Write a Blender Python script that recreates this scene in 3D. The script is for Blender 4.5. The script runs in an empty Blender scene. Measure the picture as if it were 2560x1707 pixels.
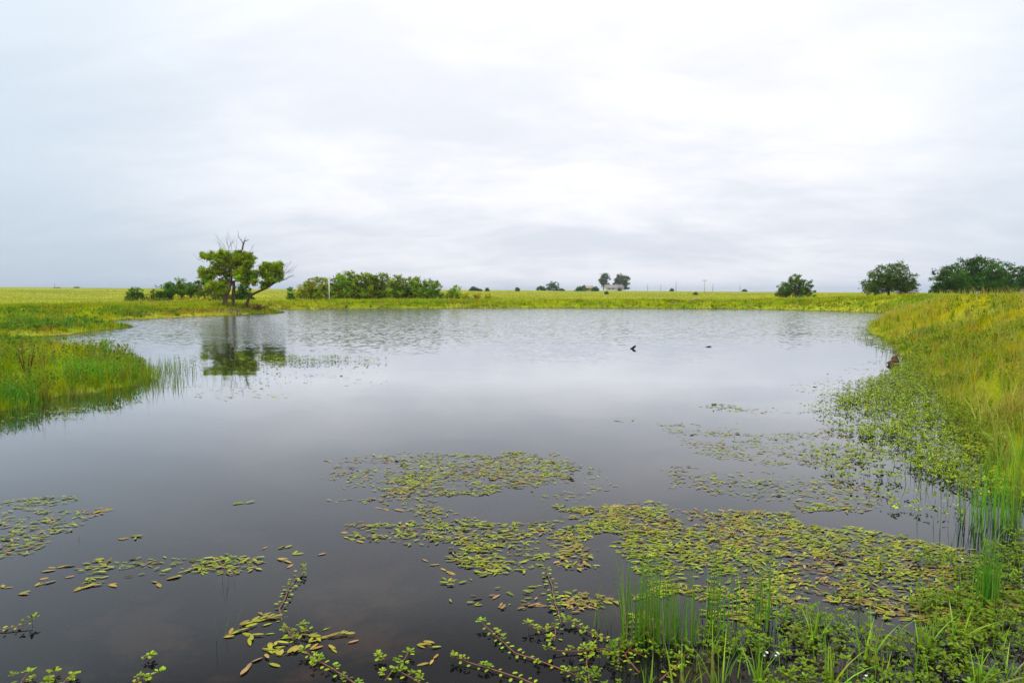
import bpy, math, random
import numpy as np

# ------------------------------------------------------------------ camera, sky, sun, exposure
FPX, CX, CY, HZ, HC = 1706.67, 1280.0, 853.5, 730.0, 1.8      # photograph 2560 x 1707
PITCH = math.atan((CY - HZ) / FPX)
SP, CP = math.sin(PITCH), math.cos(PITCH)
sc = bpy.context.scene
COL = sc.collection
cam = bpy.data.cameras.new("camera")
cam.sensor_width = 36.0
cam.lens = 24.0
cam.clip_start = 0.05
cam.clip_end = 20000.0
camo = bpy.data.objects.new("camera", cam)
COL.objects.link(camo)
camo.location = (0, 0, HC)
camo.rotation_euler = (math.pi / 2 - PITCH, 0, 0)
sc.camera = camo
sc.view_settings.view_transform = 'Standard'
sc.view_settings.look = 'None'
sc.view_settings.exposure = 0.0
sc.view_settings.gamma = 1.0
sc.view_settings.use_curve_mapping = False
try:
    sc.cycles.max_bounces = 8
    sc.cycles.transparent_max_bounces = 12
    sc.cycles.diffuse_bounces = 3
    sc.cycles.glossy_bounces = 3
    sc.cycles.transmission_bounces = 3
    sc.cycles.caustics_reflective = False
    sc.cycles.caustics_refractive = False
except Exception:
    pass

SUN_EL, SUN_AZ = math.radians(52), math.radians(15)      # behind-left of the camera, veiled by cloud
sun = bpy.data.lights.new("sun", 'SUN')
sun.energy = 1.5
sun.angle = math.radians(25)
sun.color = (1.0, 0.96, 0.88)
suno = bpy.data.objects.new("sun", sun)
COL.objects.link(suno)
suno.rotation_euler = (math.radians(90) - SUN_EL, 0, math.radians(-60))


class NT:
    """small helper to write node trees"""
    def __init__(self, tree):
        self.t = tree
        tree.nodes.clear()

    def n(self, typ, ins=None, **props):
        nd = self.t.nodes.new(typ)
        for k, v in props.items():
            setattr(nd, k, v)
        for k, v in (ins or {}).items():
            self.set(nd, k, v)
        return nd

    def set(self, nd, k, v):
        s = nd.inputs[k]
        if isinstance(v, bpy.types.NodeSocket):
            self.t.links.new(v, s)
        elif isinstance(v, bpy.types.Node):
            self.t.links.new(v.outputs[0], s)
        else:
            s.default_value = v

    def m(self, op, a, b=0.0, c=0.0, clamp=False):
        nd = self.n('ShaderNodeMath', operation=op, use_clamp=clamp)
        self.set(nd, 0, a)
        self.set(nd, 1, b)
        if op in ('MULTIPLY_ADD',):
            self.set(nd, 2, c)
        return nd.outputs[0]

    def rng(self, v, a, b, c=0.0, d=1.0, smooth=True):
        nd = self.n('ShaderNodeMapRange', interpolation_type='SMOOTHSTEP' if smooth else 'LINEAR', clamp=True) if smooth else self.n('ShaderNodeMapRange', clamp=True)
        for k, x in zip(('Value', 'From Min', 'From Max', 'To Min', 'To Max'), (v, a, b, c, d)):
            self.set(nd, k, x)
        return nd.outputs[0]

    def mix(self, f, a, b, blend='MIX'):
        nd = self.n('ShaderNodeMix', data_type='RGBA', blend_type=blend)
        self.set(nd, 0, f)
        self.set(nd, 6, a if not isinstance(a, tuple) else (*a[:3], 1))
        self.set(nd, 7, b if not isinstance(b, tuple) else (*b[:3], 1))
        return nd.outputs[2]

    def noise(self, vec, scale, detail=2.0, rough=0.5, dist=0.0, out='Fac'):
        nd = self.n('ShaderNodeTexNoise', {'Scale': scale, 'Detail': detail, 'Roughness': rough, 'Distortion': dist})
        if vec is not None:
            self.set(nd, 'Vector', vec)
        return nd.outputs[out]


world = bpy.data.worlds.new("World")
sc.world = world
world.use_nodes = True
w = NT(world.node_tree)
geo = w.n('ShaderNodeTexCoord').outputs['Generated']
sep = w.n('ShaderNodeSeparateXYZ', {0: geo})
zc = w.m('MAXIMUM', sep.outputs[2], 0.0)
den = w.m('ADD', zc, 0.26)
u = w.m('DIVIDE', sep.outputs[0], den)
v = w.m('DIVIDE', sep.outputs[1], den)
cv = w.n('ShaderNodeCombineXYZ', {0: u, 1: v, 2: 3.7}).outputs[0]
cv2 = w.n('ShaderNodeVectorMath', {0: cv, 1: (0.85, 1.35, 1.0)}, operation='MULTIPLY').outputs[0]
n1 = w.noise(cv2, 0.95, 6.0, 0.52, 0.6)
n2 = w.noise(cv2, 3.6, 5.0, 0.55, 0.4)
cl = w.m('ADD', w.m('MULTIPLY', n1, 0.72), w.m('MULTIPLY', n2, 0.28))
clf = w.rng(cl, 0.36, 0.62)
# layer colours by elevation: grey-blue at the horizon, white above
el = w.rng(zc, 0.0, 0.40, 0.0, 1.0, smooth=False)
base_dark = w.mix(el, (0.74, 0.78, 0.87), (1.05, 1.06, 1.12))
base_lite = w.mix(w.m('POWER', el, 0.7), (0.95, 0.95, 1.01), (1.28, 1.26, 1.27))
cloud = w.mix(clf, base_dark, base_lite)
# cooler and darker towards the two sides
side = w.rng(w.m('ABSOLUTE', w.m('SUBTRACT', w.m('DIVIDE', sep.outputs[0], w.m('MAXIMUM', sep.outputs[1], 0.05)), 0.12)), 0.28, 0.85)
cloud = w.mix(w.m('MULTIPLY', side, 0.72), cloud, w.mix(el, (0.58, 0.69, 0.80), (0.74, 0.88, 0.99)))
# heavier cloud on the left horizon
lft = w.m('MULTIPLY', w.rng(sep.outputs[0], 0.0, -0.6), w.rng(zc, 0.16, 0.0))
cloud = w.mix(w.m('MULTIPLY', lft, 0.32), cloud, (0.36, 0.46, 0.58))
# overcast zenith boosted as added fill; band above view dimmed to darken near water
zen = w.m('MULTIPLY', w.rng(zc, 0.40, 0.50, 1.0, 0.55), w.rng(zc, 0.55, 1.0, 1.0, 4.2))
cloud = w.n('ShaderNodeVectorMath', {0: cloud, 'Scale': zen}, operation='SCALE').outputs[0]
sky = w.n('ShaderNodeTexSky')
sky.sky_type = 'NISHITA'
sky.sun_disc = False
sky.sun_elevation = SUN_EL
sky.sun_rotation = math.radians(150)
bg1 = w.n('ShaderNodeBackground', {'Color': sky.outputs[0], 'Strength': 0.10})
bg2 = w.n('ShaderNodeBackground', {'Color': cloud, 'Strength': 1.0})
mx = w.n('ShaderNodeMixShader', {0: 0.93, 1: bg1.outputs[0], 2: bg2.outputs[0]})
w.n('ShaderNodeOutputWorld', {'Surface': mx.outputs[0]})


# ------------------------------------------------------------------ projection helpers
def slope(py):
    q = (CY - py) / FPX
    return (-SP + q * CP) / (CP + q * SP)


def at(px, py, z=0.0):
    y = (z - HC) / slope(py)
    return xat(px, y, z), y


def xat(px, y, z):
    return (px - CX) / FPX * (y * CP - (z - HC) * SP)


def zat(py, y):
    return HC + y * slope(py)


def sstep(x, a, b):
    t = np.clip((x - a) / (b - a), 0, 1)
    return t * t * (3 - 2 * t)


def hash2(i, j, s):
    h = np.sin(i * 127.1 + j * 311.7 + s * 74.7) * 43758.5453
    return h - np.floor(h)


def vnoise(x, y, s=0):
    xi, yi = np.floor(x), np.floor(y)
    fx, fy = x - xi, y - yi
    fx = fx * fx * (3 - 2 * fx)
    fy = fy * fy * (3 - 2 * fy)
    a, b = hash2(xi, yi, s), hash2(xi + 1, yi, s)
    c, d = hash2(xi, yi + 1, s), hash2(xi + 1, yi + 1, s)
    return (a * (1 - fx) + b * fx) * (1 - fy) + (c * (1 - fx) + d * fx) * fy


def fbm(x, y, s=0, o=3):
    r, a, t = 0, 1.0, 0
    for k in range(o):
        r = r + a * vnoise(x * 2 ** k, y * 2 ** k, s + 13 * k)
        t += a
        a *= 0.5
    return r / t


# ------------------------------------------------------------------ pond outline
SH_PX1 = [(0, 1030), (90, 1008), (160, 985), (250, 985), (300, 973), (345, 958), (352, 935), (325, 908), (285, 888),
          (235, 870), (150, 862), (80, 857), (30, 850), (55, 843), (130, 840), (200, 833), (270, 825), (335, 818),
          (300, 812), (255, 804), (300, 800), (400, 796), (500, 791), (600, 787), (640, 784), (690, 784), (706, 781.5),
          (680, 780), (650, 778), (670, 774), (900, 772), (1280, 770), (1600, 771), (1900, 773), (2100, 778),
          (2200, 782), (2255, 785), (2225, 790), (2190, 800), (2172, 812), (2178, 830), (2205, 848), (2262, 870),
          (2305, 900), (2335, 950), (2385, 1000), (2440, 1060), (2495, 1120), (2550, 1180), (2630, 1260)]
POND = [(-26, -3), (-22, 4), (-14, 8), (-10, 9.5)] + [at(*p) for p in SH_PX1] + \
       [(5.6, 4.2), (6, 1.5), (4, -0.8), (0, -1.5), (-10, -2.5)]
POND = np.array(POND)


def sdist(x, y):
    """signed distance to the pond outline, positive on land"""
    x = np.asarray(x, float)
    y = np.asarray(y, float)
    best = np.full(x.shape, 1e18)
    ins = np.zeros(x.shape, bool)
    n = len(POND)
    for i in range(n):
        ax, ay = POND[i]
        bx, by = POND[(i + 1) % n]
        ex, ey = bx - ax, by - ay
        t = np.clip(((x - ax) * ex + (y - ay) * ey) / (ex * ex + ey * ey), 0, 1)
        d = (x - ax - t * ex) ** 2 + (y - ay - t * ey) ** 2
        best = np.minimum(best, d)
        cond = (ay > y) != (by > y)
        xi = ax + (y - ay) / ((by - ay) if by != ay else 1e-9) * ex
        ins ^= cond & (x < xi)
    s = np.sqrt(best)
    return np.where(ins, -s, s)


def terrain(x, y, sd=None):
    x = np.asarray(x, float)
    y = np.asarray(y, float)
    if sd is None:
        sd = sdist(x, y)
    r = np.hypot(x, y)
    az = np.arctan2(x, np.maximum(y, 0.01))
    sdn = sd + (fbm(x / 1.3, y / 1.3, 5) - 0.5) * np.clip(r / 25, 0.25, 0.9)
    rt = sstep(az, 0.30, 0.60)
    lt = sstep(-az, 0.25, 0.45)
    top = 0.60 + 0.74 * rt - 0.05 * lt
    top = top + 0.25 * rt * sstep(-y, -25, -8)
    wd = 5.5 - 1.0 * rt + 6.0 * lt * sstep(r, 30, 40)
    # the left spit stays low
    spit = sstep(-x, 3.5, 6) * sstep(-y, -26, -21) * sstep(y, 2, 8)
    top = top * (1 - spit) + 0.22 * spit
    bank = 0.03 + top * sstep(sdn, -0.1, 1.0) * 0.25 + top * 0.75 * sstep(sdn, 0.2, 1.0 * wd)
    bank = bank + (fbm(x / 2.5, y / 2.5, 9) - 0.5) * 0.22 * sstep(sdn, 0.5, 3)
    px = np.tan(np.clip(az, -1.3, 1.3)) * FPX + CX
    yh = np.interp(px, [-800, 0, 1280, 1900, 2560, 3500], [717, 720, 725.5, 729.5, 733, 735])
    far = HC + (HZ - yh) * 520 / FPX
    f = sstep(r, 88, 520) * 0.5 + 0.5 * np.clip((r - 88) / 432, 0, 1)
    land = bank * (1 - f) + far * f + (fbm(x / 60, y / 60, 21) - 0.5) * 0.7 * sstep(r, 120, 260) * (1 - sstep(r, 430, 520))
    land = land - sstep(r, 600, 5000) * 9.0
    wet = -0.06 - 0.75 * sstep(-sdn, 0.0, 7.0) - 0.5 * sstep(-sdn, 5, 20)
    wet = wet + (fbm(x / 0.8, y / 0.8, 31) - 0.5) * 0.12
    land = land + 0.42 * np.exp(-((x + 23.0) / 4.2) ** 2 - ((y - 58.0) / 3.2) ** 2) * sstep(sdn, 0.2, 2.2)
    k = sstep(sdn, -0.35, 0.1)
    return wet * (1 - k) + land * k


# ------------------------------------------------------------------ mesh helpers
def raw_mesh(name, V, groups, cols=None, mats=(), smooth=False, gmat=None):
    """V (n,3); groups: list of int arrays (m,k) of faces with k corners"""
    me = bpy.data.meshes.new(name)
    V = np.ascontiguousarray(V, dtype=np.float32)
    me.vertices.add(len(V))
    me.vertices.foreach_set('co', V.ravel())
    groups = [np.asarray(g, dtype=np.int32) for g in groups if len(g)]
    nl = sum(g.size for g in groups)
    nf = sum(len(g) for g in groups)
    me.loops.add(nl)
    me.polygons.add(nf)
    me.loops.foreach_set('vertex_index', np.concatenate([g.ravel() for g in groups]))
    ks = np.concatenate([np.full(len(g), g.shape[1], np.int32) for g in groups])
    st = np.zeros(nf, np.int32)
    st[1:] = np.cumsum(ks)[:-1]
    me.polygons.foreach_set('loop_start', st)
    if smooth:
        me.polygons.foreach_set('use_smooth', np.ones(nf, bool))
    if gmat is not None:
        me.polygons.foreach_set('material_index', np.asarray(gmat, np.int32))
    if cols is not None:
        a = me.color_attributes.new('Col', 'FLOAT_COLOR', 'POINT')
        c = np.ones((len(V), 4), np.float32)
        c[:, :3] = np.clip(cols, 0, 1)
        a.data.foreach_set('color', c.ravel())
    for m in mats:
        me.materials.append(m)
    me.update(calc_edges=True)
    me.validate()
    return me


def link(name, me, parent=None, loc=None):
    o = bpy.data.objects.new(name, me)
    COL.objects.link(o)
    if loc is not None:
        o.location = loc
    if parent is not None:
        o.parent = parent
    return o


def tag(o, label=None, cat=None, group=None, kind=None):
    if label:
        o['label'] = label
    if cat:
        o['category'] = cat
    if group:
        o['group'] = group
    if kind:
        o['kind'] = kind
    return o


def thing(name, loc, label, cat, group=None):
    o = bpy.data.objects.new(name, None)
    COL.objects.link(o)
    o.location = loc
    o.empty_display_size = 0.3
    return tag(o, label, cat, group)


class MB:
    """collects pieces, coordinates given in world space, linked relative to an origin"""
    def __init__(self):
        self.V, self.G, self.C, self.n = [], {}, [], 0

    def add(self, V, faces, col=(0.5, 0.5, 0.5)):
        V = np.asarray(V, float).reshape(-1, 3)
        for F in faces:
            F = np.asarray(F, np.int64)
            if len(F) == 0:
                continue
            self.G.setdefault(F.shape[1], []).append(F + self.n)
        c = np.asarray(col, float)
        if c.ndim == 1:
            c = np.tile(c, (len(V), 1))
        self.V.append(V)
        self.C.append(c)
        self.n += len(V)

    def tube(self, pts, rad, seg=7, col=(0.2, 0.15, 0.1), cap=True, rough=0.0, rs=None):
        pts = np.asarray(pts, float)
        n = len(pts)
        rad = np.asarray(rad, float) * np.ones(n)
        T = np.gradient(pts, axis=0)
        T /= np.linalg.norm(T, axis=1)[:, None] + 1e-9
        ref = np.array([0, 0, 1.0]) if abs(T[:, 2]).mean() < 0.8 else np.array([1.0, 0, 0])
        A = np.cross(T, ref)
        A /= np.linalg.norm(A, axis=1)[:, None] + 1e-9
        B = np.cross(T, A)
        th = np.linspace(0, 2 * np.pi, seg, endpoint=False)
        rr = rad[:, None] * np.ones((n, seg))
        if rough and rs is not None:
            rr = rr * (1 + rs.uniform(-rough, rough, (n, seg)))
        V = pts[:, None, :] + rr[..., None] * (np.cos(th)[None, :, None] * A[:, None, :] + np.sin(th)[None, :, None] * B[:, None, :])
        V = V.reshape(-1, 3)
        i = np.arange(n - 1)[:, None] * seg
        j = np.arange(seg)[None, :]
        j2 = (j + 1) % seg
        F = np.stack([i + j, i + j2, i + seg + j2, i + seg + j], -1).reshape(-1, 4)
        fs = [F]
        if cap:
            fs.append(np.array([list(range(seg))[::-1]]))
            fs.append(np.array([[(n - 1) * seg + k for k in range(seg)]]))
        self.add(V, fs, col)

    def box(self, c, s, col=(0.5, 0.5, 0.5), rot=0.0):
        c = np.asarray(c, float)
        hx, hy, hz = np.asarray(s, float) / 2
        P = np.array([(x, y, z) for z in (-hz, hz) for x, y in ((-hx, -hy), (hx, -hy), (hx, hy), (-hx, hy))])
        R = np.array([[math.cos(rot), -math.sin(rot), 0], [math.sin(rot), math.cos(rot), 0], [0, 0, 1]])
        P = P @ R.T + c
        self.add(P, [np.array([[3, 2, 1, 0], [4, 5, 6, 7], [0, 1, 5, 4], [1, 2, 6, 5], [2, 3, 7, 6], [3, 0, 4, 7]])], col)

    def link(self, name, mat, parent=None, origin=(0, 0, 0), smooth=False, kind=None):
        V = np.concatenate(self.V) - np.asarray(origin, float)
        G = [np.concatenate(g) for g in self.G.values()]
        me = raw_mesh(name, V, G, np.concatenate(self.C), (mat,), smooth)
        o = link(name, me, parent, None if parent is not None else origin)
        if kind:
            o['kind'] = kind
        return o


def blades(mb, P, H, Wd, lean, az, col, bend=0.5, segs=3, coltip=None, face=None):
    """grass blades: P (n,3) roots, H heights, Wd widths, lean (fraction of height), az lean azimuth"""
    n = len(P)
    H = np.broadcast_to(np.asarray(H, float), (n,))
    Wd = np.broadcast_to(np.asarray(Wd, float), (n,))
    lean = np.broadcast_to(np.asarray(lean, float), (n,))
    L = np.stack([np.cos(az), np.sin(az), np.zeros(n)], -1)
    fa = face if face is not None else RS.uniform(0, np.pi, n)
    S = np.stack([np.cos(fa), np.sin(fa), np.zeros(n)], -1)
    rows = []
    cols = []
    if coltip is None:
        coltip = col
    for k in range(segs + 1):
        t = k / segs
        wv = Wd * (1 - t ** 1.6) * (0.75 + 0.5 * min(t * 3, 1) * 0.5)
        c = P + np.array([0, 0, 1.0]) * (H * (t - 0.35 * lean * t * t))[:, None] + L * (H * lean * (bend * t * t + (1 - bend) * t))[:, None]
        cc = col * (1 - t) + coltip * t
        if k < segs:
            rows.append(c - S * (wv / 2)[:, None])
            rows.append(c + S * (wv / 2)[:, None])
            cols += [cc, cc]
        else:
            rows.append(c)
            cols.append(cc)
    m = 2 * segs + 1
    V = np.stack(rows, 1).reshape(-1, 3)
    C = np.stack(cols, 1).reshape(-1, 3)
    b = np.arange(n)[:, None] * m
    Q = np.concatenate([b + np.array([[2 * k, 2 * k + 1, 2 * k + 3, 2 * k + 2]]) for k in range(segs - 1)], 0) if segs > 1 else np.zeros((0, 4), int)
    Tt = b + np.array([[2 * segs - 2, 2 * segs - 1, 2 * segs]])
    mb.add(V, [Q, Tt], C)


def norm(v):
    return v / (np.linalg.norm(v, axis=-1, keepdims=True) + 1e-9)


def leaves(mb, O, A, N, L, Wd, col, fold=0.12, droop=0.1, lod=0, blunt=0.0):
    """ovate leaves: O root, A axis, N normal, all (n,3)"""
    n = len(O)
    A = norm(A)
    S = norm(np.cross(N, A))
    N = norm(np.cross(A, S))
    L = np.broadcast_to(np.asarray(L, float), (n,))[:, None]
    Wd = np.broadcast_to(np.asarray(Wd, float), (n,))[:, None]
    if lod:
        V = np.stack([O, O + A * L * .35 + S * Wd * .5, O + A * L * .75 + S * Wd * .36, O + A * L,
                      O + A * L * .75 - S * Wd * .36, O + A * L * .35 - S * Wd * .5], 1).reshape(-1, 3)
        b = np.arange(n)[:, None] * 6
        mb.add(V, [b + np.array([[0, 1, 2, 3]]), b + np.array([[0, 3, 4, 5]])], np.repeat(col, 6, 0))
        return
    ts = (0.22, 0.55, 0.84)
    hw = (0.40, 0.5, 0.33 + blunt)
    rows = [O]
    for t, h in zip(ts, hw):
        c = O + A * L * t + N * L * (-droop * t * t)
        rows += [c + S * Wd * h + N * Wd * fold, c, c - S * Wd * h + N * Wd * fold]
    rows.append(O + A * L - N * L * droop)
    V = np.stack(rows, 1).reshape(-1, 3)
    b = np.arange(n)[:, None] * 11
    tri = [(0, 1, 2), (0, 2, 3), (7, 10, 8), (8, 10, 9)]
    qd = [(1, 4, 5, 2), (2, 5, 6, 3), (4, 7, 8, 5), (5, 8, 9, 6)]
    mb.add(V, [np.concatenate([b + np.array([f]) for f in tri]), np.concatenate([b + np.array([f]) for f in qd])], np.repeat(col, 11, 0))


RS = np.random.RandomState(7)


def jit(c, n, amt=0.15, rs=None):
    rs = rs or RS
    c = np.asarray(c, float)
    k = 1 + rs.normal(0, amt, (n, 1))
    h = 1 + rs.normal(0, amt * 0.5, (n, 3))
    return np.clip(c * k * h, 0.002, 0.9)


# ------------------------------------------------------------------ materials
def leaf_mat(name, rough=0.6, trans=0.25, spec=0.3, sat=1.0):
    m = bpy.data.materials.new(name)
    m.use_nodes = True
    t = NT(m.node_tree)
    c = t.n('ShaderNodeAttribute', attribute_name='Col').outputs['Color']
    obj = t.n('ShaderNodeTexCoord').outputs['Object']
    nz = t.noise(obj, 40.0, 3)
    c = t.mix(t.rng(nz, 0.3, 0.7, 0.0, 0.35), c, t.mix(1.0, c, (0.75, 0.8, 0.6), 'MULTIPLY'))
    p = t.n('ShaderNodeBsdfPrincipled', {'Base Color': c, 'Roughness': rough, 'Specular IOR Level': spec})
    tr = t.n('ShaderNodeBsdfTranslucent', {'Color': t.mix(1.0, c, (1.0, 1.0, 0.55), 'MULTIPLY')})
    x = t.n('ShaderNodeMixShader', {0: trans, 1: p.outputs[0], 2: tr.outputs[0]})
    t.n('ShaderNodeOutputMaterial', {'Surface': x.outputs[0]})
    return m


def attr_mat(name, rough=0.8, spec=0.3, bump=0.3, bscale=30.0, var=0.5):
    m = bpy.data.materials.new(name)
    m.use_nodes = True
    t = NT(m.node_tree)
    c = t.n('ShaderNodeAttribute', attribute_name='Col').outputs['Color']
    obj = t.n('ShaderNodeTexCoord').outputs['Object']
    mp = t.n('ShaderNodeMapping', {'Vector': obj, 'Scale': (1, 1, 0.35)}).outputs[0]
    nz = t.noise(mp, bscale, 5, 0.6)
    c = t.mix(t.rng(nz, 0.35, 0.65, 0.0, var), c, t.mix(1.0, c, (0.45, 0.42, 0.4), 'MULTIPLY'))
    b = t.n('ShaderNodeBump', {'Strength': bump, 'Distance': 0.05, 'Height': nz})
    p = t.n('ShaderNodeBsdfPrincipled', {'Base Color': c, 'Roughness': rough, 'Specular IOR Level': spec, 'Normal': b.outputs[0]})
    t.n('ShaderNodeOutputMaterial', {'Surface': p.outputs[0]})
    return m


M_GRASS = leaf_mat('grass_blade', 0.8, 0.30, 0.04)
M_REED = leaf_mat('reed_stem', 0.45, 0.2, 0.35)
M_PAD = leaf_mat('floating_leaf', 0.45, 0.08, 0.14)
M_CROWN = leaf_mat('tree_foliage', 0.7, 0.38, 0.08)
M_BARK = attr_mat('bark', 0.9, 0.2, 0.6, 12.0, 0.7)
M_DEAD = attr_mat('dead_wood', 0.85, 0.2, 0.5, 20.0, 0.5)
M_STEM = attr_mat('plant_stem', 0.5, 0.3, 0.1, 30.0, 0.3)
M_PAINT = attr_mat('weathered_paint', 0.6, 0.3, 0.1, 3.0, 0.2)
M_ROOF = attr_mat('roof_covering', 0.8, 0.2, 0.2, 3.0, 0.3)


def ground_mat():
    m = bpy.data.materials.new('meadow_ground')
    m.use_nodes = True
    t = NT(m.node_tree)
    pos = t.n('ShaderNodeNewGeometry').outputs['Position']
    sp = t.n('ShaderNodeSeparateXYZ', {0: pos})
    big = t.noise(pos, 0.045, 4, 0.6)
    st = t.noise(t.n('ShaderNodeMapping', {'Vector': pos, 'Scale': (0.02, 0.07, 0.05)}).outputs[0], 1.0, 5, 0.6)
    fine = t.noise(pos, 3.0, 5, 0.7)
    mid = t.noise(pos, 0.35, 4, 0.6)
    g = t.mix(t.rng(big, 0.35, 0.62), (0.25, 0.30, 0.012), (0.42, 0.41, 0.02))
    g = t.mix(t.rng(st, 0.50, 0.66, 0, 0.75), g, (0.50, 0.43, 0.09))
    g = t.mix(t.rng(st, 0.44, 0.34, 0, 0.8), g, (0.12, 0.18, 0.012))
    g = t.mix(t.rng(mid, 0.5, 0.7, 0, 0.5), g, (0.10, 0.16, 0.01))
    g = t.mix(t.rng(fine, 0.35, 0.65, 0.0, 0.6), g, t.mix(1.0, g, (0.5, 0.5, 0.45), 'MULTIPLY'))
    mud = t.mix(t.noise(pos, 2.2, 5, 0.6), (0.012, 0.010, 0.008), (0.07, 0.05, 0.03))
    mud = t.mix(t.rng(t.noise(pos, 1.1, 4, 0.6), 0.50, 0.64), mud, (0.36, 0.20, 0.11))
    wet = t.rng(sp.outputs[2], 0.0, 0.035)
    c = t.mix(wet, mud, g)
    b = t.n('ShaderNodeBump', {'Strength': 0.5, 'Distance': 0.1, 'Height': fine})
    p = t.n('ShaderNodeBsdfPrincipled', {'Base Color': c, 'Roughness': 0.95, 'Specular IOR Level': 0.1, 'Normal': b.outputs[0]})
    t.n('ShaderNodeOutputMaterial', {'Surface': p.outputs[0]})
    return m


def water_mat():
    m = bpy.data.materials.new('pond_water')
    m.use_nodes = True
    t = NT(m.node_tree)
    pos = t.n('ShaderNodeNewGeometry').outputs['Position']
    sp = t.n('ShaderNodeSeparateXYZ', {0: pos})
    patch = t.noise(t.n('ShaderNodeMapping', {'Vector': pos, 'Scale': (0.05, 0.16, 1)}).outputs[0], 1.0, 4, 0.6, 0.6)
    # wind only reaches the open far water
    yy = t.m('ADD', sp.outputs[1], t.m('MULTIPLY', t.m('SUBTRACT', patch, 0.5), 30.0))
    wind = t.rng(yy, 14.0, 34.0)
    a = t.noise(pos, 7.0, 2, 0.5, 0.0, 'Color')
    b = t.noise(t.n('ShaderNodeMapping', {'Vector': pos, 'Scale': (2.2, 4.2, 1)}).outputs[0], 1.0, 3, 0.65, 0.3, 'Color')
    calm = t.noise(t.n('ShaderNodeMapping', {'Vector': pos, 'Scale': (0.5, 1.4, 1)}).outputs[0], 1.0, 3, 0.5, 0.3, 'Color')
    fine = t.noise(pos, 22.0, 2, 0.5, 0.0, 'Color')
    def vec(c, s):
        d = t.n('ShaderNodeVectorMath', {0: c, 1: (0.5, 0.5, 0.5)}, operation='SUBTRACT').outputs[0]
        nd = t.n('ShaderNodeVectorMath', {0: d}, operation='SCALE')
        t.set(nd, 'Scale', s)
        return nd.outputs[0]
    add = lambda p, q: t.n('ShaderNodeVectorMath', {0: p, 1: q}, operation='ADD').outputs[0]
    wa = t.m('MULTIPLY', wind, WIND_A)
    wb = t.m('MULTIPLY', wind, WIND_B)
    s = add(add(vec(a, wa), vec(b, wb)), add(vec(calm, 0.016), vec(fine, 0.010)))
    s = t.n('ShaderNodeVectorMath', {0: s, 1: (1, 1, 0)}, operation='MULTIPLY').outputs[0]
    nrm = t.n('ShaderNodeVectorMath', {0: add(s, t.n('ShaderNodeCombineXYZ', {2: 1.0}).outputs[0])}, operation='NORMALIZE').outputs[0]
    gl = t.n('ShaderNodeBsdfGlossy', {'Color': (0.96, 0.98, 1.0, 1), 'Roughness': t.m('MULTIPLY_ADD', wind, 0.09, 0.03), 'Normal': nrm})
    half = t.n('ShaderNodeVectorMath', {0: add(vec(t.n('ShaderNodeVectorMath', {0: s, 1: (0.5, 0.5, 0.5)}, operation='ADD').outputs[0], 0.4), t.n('ShaderNodeCombineXYZ', {2: 1.0}).outputs[0])}, operation='NORMALIZE').outputs[0]
    fr = t.n('ShaderNodeFresnel', {'IOR': 1.42, 'Normal': half})
    tr = t.n('ShaderNodeBsdfTransparent', {'Color': (0.52, 0.50, 0.46, 1)})
    di = t.n('ShaderNodeBsdfDiffuse', {'Color': (0.009, 0.010, 0.012, 1)})
    deep = t.rng(t.n('ShaderNodeVectorMath', {0: pos}, operation='LENGTH').outputs['Value'], 2.5, 9.0, 0.3, 1.0)
    body = t.n('ShaderNodeMixShader', {0: deep, 1: tr.outputs[0], 2: di.outputs[0]})
    x = t.n('ShaderNodeMixShader', {0: t.m('MINIMUM', t.m('MULTIPLY', t.m('POWER', fr.outputs[0], 1.45), 2.15), 0.76), 1: body.outputs[0], 2: gl.outputs[0]})
    t.n('ShaderNodeOutputMaterial', {'Surface': x.outputs[0]})
    return m


WIND_A, WIND_B = 0.30, 0.22

# ------------------------------------------------------------------ ground and water
def build_ground():
    rings = np.concatenate([np.arange(0.6, 100, 0.36), np.geomspace(100.5, 6500, 80)])
    fr = np.radians(np.arange(-52, 52, 0.26))
    bk = np.radians(np.arange(52, 308, 3.0))
    ang = np.concatenate([fr, bk])
    na, nr = len(ang), len(rings)
    X = np.sin(ang)[None, :] * rings[:, None]
    Y = np.cos(ang)[None, :] * rings[:, None]
    X = np.append(X.ravel(), 0.0)
    Y = np.append(Y.ravel(), 0.0)
    Z = terrain(X, Y)
    i = np.arange(nr - 1)[:, None] * na
    j = np.arange(na)[None, :]
    j2 = (j + 1) % na
    Q = np.stack([i + j, i + na + j, i + na + j2, i + j2], -1).reshape(-1, 4)
    c = nr * na
    Tt = np.stack([np.full(na, c), np.arange(na), (np.arange(na) + 1) % na], -1)
    me = raw_mesh('ground', np.stack([X, Y, Z], -1), [Q, Tt], None, (ground_mat(),), True)
    tag(link('ground', me), kind='structure')


build_ground()


def build_water():
    xs = np.linspace(-75, 62, 138)
    ys = np.linspace(-6, 88, 95)
    X, Y = np.meshgrid(xs, ys)
    sd = sdist(X.ravel(), Y.ravel()).reshape(X.shape)
    V = np.stack([X.ravel(), Y.ravel(), np.zeros(X.size)], -1)
    nx = len(xs)
    i = np.arange(len(ys) - 1)[:, None] * nx
    j = np.arange(nx - 1)[None, :]
    Q = np.stack([i + j, i + j + 1, i + nx + j + 1, i + nx + j], -1).reshape(-1, 4)
    keep = sd.ravel()[Q].min(1) < 2.0
    Q = Q[keep]
    u_, inv = np.unique(Q, return_inverse=True)
    me = raw_mesh('water', V[u_], [inv.reshape(Q.shape)], None, (water_mat(),), True)
    tag(link('water', me), kind='structure')


build_water()

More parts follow.
